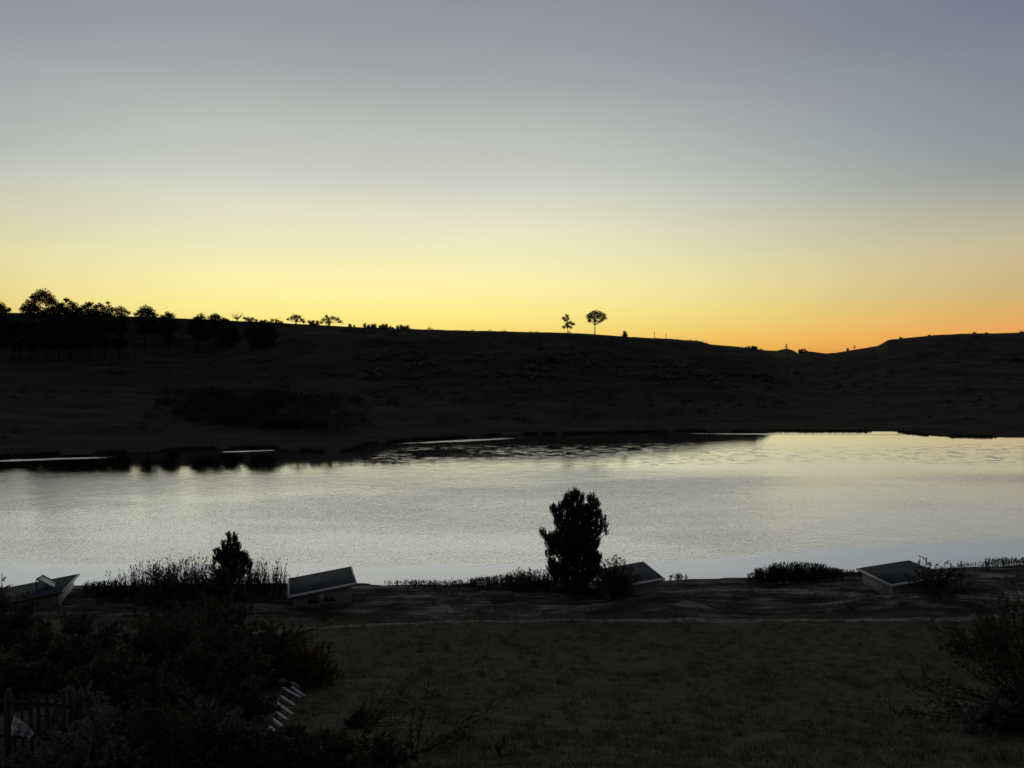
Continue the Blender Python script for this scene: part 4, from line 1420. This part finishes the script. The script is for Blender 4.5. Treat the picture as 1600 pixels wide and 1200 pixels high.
# ------------------------------------------------------------------ fence, cloth, steps in the left foreground
def fence():
    D = 20.0
    x0, x1, n = -45, 112, 13
    a, c = at(x0, 1078, D), at(x1, 1088, D + .3)
    root_p = (a + c) / 2
    root_p[2] = ground_z(root_p[0], root_p[1])
    root = thing('picket_fence', 'dark wooden picket fence in the bottom left corner', 'fence', root_p)
    rng = np.random.default_rng(5)
    tops = []
    for i in range(n):
        f = i / (n - 1)
        t = a + (c - a) * f
        z = ground_z(t[0], t[1])
        h = t[2] - z + rng.normal() * .03
        w = .115 * rng.uniform(.8, 1.1)
        tilt = rng.normal() * .02
        mb = MB()
        v = np.array([[-w / 2, -.012, -.1], [w / 2, -.012, -.1], [w / 2 + tilt, -.012, h - .07], [tilt, -.012, h], [-w / 2 + tilt, -.012, h - .07]])
        v2 = v + [0, .024, 0]
        mb.add(np.concatenate([v, v2]) + [t[0], t[1], z], [[0, 1, 6, 5], [1, 2, 7, 6], [2, 3, 8, 7], [3, 4, 9, 8], [4, 0, 5, 9]])
        mb.f.append(np.array([[4, 3, 2, 1, 0], [5, 6, 7, 8, 9]]))
        mb.build('picket', M['timber'], root)
        tops.append(t)
    for dz in (-.35, -1.5):
        MB().beam(a + np.array([0, .05, dz]), c + np.array([0, .05, dz]), .05, .09).build('rail', M['timber'], root)
    for x in (13, 100):
        p = at(x, 1077, D + .25)
        z = ground_z(p[0], p[1])
        MB().box((p[0], p[1], (p[2] + z) / 2 - .1), (.12, .12, p[2] - z + .2)).build('post', M['timber'], root)
    # cloth caught on the pickets
    D2 = D - .12
    nu, nv = 16, 12
    top = [(21, 1117), (29, 1124), (40, 1132), (53, 1142)]
    bot = [(16, 1149), (28, 1149), (38, 1151), (48, 1156)]
    v = []
    for j in range(nv):
        for i in range(nu):
            f, g = i / (nu - 1), j / (nv - 1)
            tx = [np.interp(f, [0, .3, .65, 1], [q[k] for q in top]) for k in (0, 1)]
            bx = [np.interp(f, [0, .3, .65, 1], [q[k] for q in bot]) for k in (0, 1)]
            x, y = tx[0] + (bx[0] - tx[0]) * g, tx[1] + (bx[1] - tx[1]) * g
            fold = .13 * math.sin(f * 15 + g * 3.2) * (.3 + .7 * g) + .06 * math.sin(f * 31 + 1 + g * 4) + .05 * math.sin(g * 14 + f * 6)
            v.append(at(x + 1.0 * math.sin(g * 9 + f * 4), y + 1.8 * math.sin(f * 21 + 1) * g + 1.0 * math.sin(f * 37) * (1 - g), D2 - .12 + fold / S))
    v = np.array(v)
    fc = [[j * nu + i, j * nu + i + 1, (j + 1) * nu + i + 1, (j + 1) * nu + i] for j in range(nv - 1) for i in range(nu - 1)]
    o = MB().add(v, fc).build('cloth', M['cloth'], smooth=True)
    so = o.modifiers.new('thickness', 'SOLIDIFY')
    so.thickness = .008
    tag(o, 'crumpled white cloth hung over the dark picket fence', 'cloth')


fence()


def steps():
    treads = [((455, 1065.5), (468.5, 1074)), ((455.5, 1073), (475.5, 1088)), ((441, 1074.5), (477, 1094)), ((437, 1087), (463, 1104)),
              ((433, 1099), (458, 1117)), ((431, 1112.5), (455, 1130)), ((425, 1123), (446, 1140)), ((420, 1136), (440, 1152))]
    mids = [np.mean(t, axis=0) for t in treads]
    base = hit(*mids[-1])
    root = thing('steps', 'pale weathered wooden steps half buried in the left foreground shrubs', 'steps', base)
    lifts = [.95, .75, .62, .55, .5, .45, .4, .35]
    ends = []
    for (p, q), lf in zip(treads, lifts):
        m = np.mean([p, q], axis=0)
        g = hit(m[0], m[1])
        D = g[1] / S - lf * 1.6
        A, B = at(p[0], p[1], D + .12), at(q[0], q[1], D - .12)
        B[2] = A[2] = (A[2] + B[2]) / 2 if False else A[2]
        B = at(q[0], q[1], D - .12)
        MB().beam(A, B, .17, .045).build('tread', M['pale_timber'], root)
        ends.append((A, B))
    for k in (0, 1):
        s, e = ends[2][k], ends[-1][k]
        MB().beam(s - [0, 0, .1], e - [0, 0, .1], .07, .16).build('stringer', M['timber'], root)
    for A, B in (ends[2], ends[5], ends[-1]):
        for p in (A, B):
            z = ground_z(p[0], p[1])
            if p[2] - z > .15:
                MB().beam(p - [0, 0, .05], np.array([p[0], p[1], z - .1]), .07, .07).build('post', M['timber'], root)
    return treads


steps()


# ------------------------------------------------------------------ ground cover
def blades(name, label, cat, pts, hgt, per, width, material, seed, spread=.12, lean=.5):
    """pts: (n, 2) layout positions; per blades in each tuft."""
    rng = np.random.default_rng(seed)
    n = len(pts)
    X = np.repeat(pts[:, 0], per) + rng.normal(size=n * per) * spread
    Y = np.repeat(pts[:, 1], per) + rng.normal(size=n * per) * spread
    Z = height(X, Y)
    h = np.repeat(hgt, per) * (.5 + .7 * rng.random(n * per))
    b = np.stack([X, Y, Z - .02], 1) * S
    ax = np.stack([rng.normal(size=n * per) * lean, rng.normal(size=n * per) * lean, np.ones(n * per)], 1)
    mb = MB()
    mb.needles(b, ax, h, width, rng)
    return tag(mb.build(name, M[material]), label, cat, kind='stuff')


def scatter(n, ylo, yhi, seed, half=.80, keep=None, bias=1.0):
    rng = np.random.default_rng(seed)
    Y = ylo + (yhi - ylo) * rng.random(n) ** bias
    X = (rng.random(n) * 2 - 1) * half * Y
    if keep is not None:
        m = keep(X, Y, rng)
        X, Y = X[m], Y[m]
    return np.stack([X, Y], 1)


def not_water(X, Y):
    return height(X, Y) > .05


def on_path(X, Y):
    px = 800 + F * X / Y
    yp = np.interp(px, [380, 470, 560, 640, 840, 1200, 1640], [992, 983, 977, 974, 970, 968, 966])
    return np.abs(Y - shore_dist_z(yp, 1.5)) < .45


def shore_dist_z(y, z):
    k = (SP - (600 - y) / F * CP) / (CP + (600 - y) / F * SP)
    return (22.0 - z) / k


pts = scatter(26000, 18, 57.5, 101, keep=lambda X, Y, r: (fbm(X / 2.2, Y / 2.2, 3, 55) > -.35 + .3 * r.random(len(X))) & ~on_path(X, Y))
blades('grass', 'short dark grass covering the open field', 'grass', pts, .26 + .14 * fbm(pts[:, 0] / 3, pts[:, 1] / 3, 3, 66), 6, .022, 'grass', 102)
pts = scatter(900, 20, 57, 103)
blades('grass', 'taller darker tussocks dotted over the open field', 'grass', pts, np.full(len(pts), .5), 26, .022, 'grass', 104, spread=.13, lean=.35)
pts = scatter(9000, 57.2, 72, 105, keep=lambda X, Y, r: not_water(X, Y) & (fbm(X / 2.5, Y / 1.2, 3, 77) > -.12 + .25 * r.random(len(X))) & ~on_path(X, Y))
blades('grass', 'rough brown tussocks between the track and the lake', 'grass', pts, .24 + .25 * np.clip(fbm(pts[:, 0] / 2, pts[:, 1], 3, 78), -.3, .6), 8, .04, 'tussock', 106, spread=.16, lean=.6)
pts = scatter(4200, 55.8, 59.5, 107, keep=lambda X, Y, r: fbm(X / 3, Y / 1.0, 3, 87) > .05 + .15 * r.random(len(X)))
blades('grass', 'pale dry grass fringing the track', 'grass', pts, np.full(len(pts), .32), 8, .03, 'dry_grass', 108, spread=.12, lean=.6)


def mounds(name, label, pts, hlo, hhi, material, seed, leaf=.09, per=60):
    """Low twiggy cushions of scrub, too many and too small to pick apart."""
    rng = np.random.default_rng(seed)
    mb = MB()
    Z = height(pts[:, 0], pts[:, 1])
    for (x, y), z in zip(pts, Z):
        h = rng.uniform(hlo, hhi)
        w = h * rng.uniform(1.0, 2.2)
        n = int(per * (h / hhi) ** 1.3) + 12
        d = rng.normal(size=(n, 3))
        d /= np.linalg.norm(d, axis=1, keepdims=True)
        d[:, 2] = np.abs(d[:, 2])
        r = rng.random(n) ** .45
        p = np.array([x * S, y * S, z * S - .03]) + d * r[:, None] * np.array([w, w * .8, h])
        mb.leaves(p, d + rng.normal(size=(n, 3)) * .5 + [0, 0, .4], leaf * (.7 + rng.random(n)), leaf * .45, rng)
    return tag(mb.build(name, M[material]), label, 'scrub', kind='stuff')


pts = scatter(700, 57.6, 69, 201, keep=lambda X, Y, r: (height(X, Y) > .25) & (fbm(X / 4, Y / 1.5, 3, 177) > -.2 + .4 * r.random(len(X))))
mounds('scrub', 'low dark scrub scattered between the track and the lake', pts, .2, .62, 'leaf', 202, per=90)
pts = scatter(520, 56.8, 66, 203, keep=lambda X, Y, r: (height(X, Y) > .3) & (fbm(X / 5, Y / 1.2, 3, 187) > .0 + .3 * r.random(len(X))))
mounds('scrub', 'pale grey scrub dotted along the track', pts, .15, .5, 'pale_scrub', 204, per=70)
pts = scatter(170, 21, 56, 205)
mounds('scrub', 'small dark weeds and cushions dotted over the field', pts, .15, .5, 'leaf', 206, leaf=.08, per=110)
rng = np.random.default_rng(207)
fy = 170 + 330 * rng.random(2600) ** .8
fx = (rng.random(2600) * 2 - 1) * .74 * fy
ok = (height(fx, fy) > 1.2) & (fbm(fx / 30, fy / 22, 4, 197) > -.05 + .3 * rng.random(2600))
mounds('scrub', 'dark scrub speckling the far hillsides', np.stack([fx, fy], 1)[ok], .5, 1.6, 'far_leaf', 208, leaf=.55, per=34)
rng = np.random.default_rng(301)
tx = rng.normal(400, 75, 420)
ty = rng.uniform(195, 250, 420) - (tx - 400) * .06
ok = (tx > 235) & (tx < 570) & (fbm(tx / 40, ty / 14, 3, 303) > -.22)
mounds('thicket', 'soft dark thicket merged along the low left slope above the water', np.stack([(tx - 800) / F * ty, ty], 1)[ok], .9, 3.4, 'thicket', 302, leaf=.8, per=80)
px = np.linspace(-60, 1700, 5200) + rng.normal(size=5200) * 2
yy = shore_dist(px, FAR_SHORE) + rng.normal(size=5200) * 1.1 + .5
fx = (px - 800) / F * yy
ok = (height(fx, yy) > -.35) & (fbm(px / 35, px * 0 + 4.0, 3, 311) > -.15)
blades('grass', 'dark sedge fringing the far waterline', 'grass', np.stack([fx, yy], 1)[ok], .45 + .5 * rng.random(int(ok.sum())), 5, .16, 'far_leaf', 312, spread=.35, lean=.4)
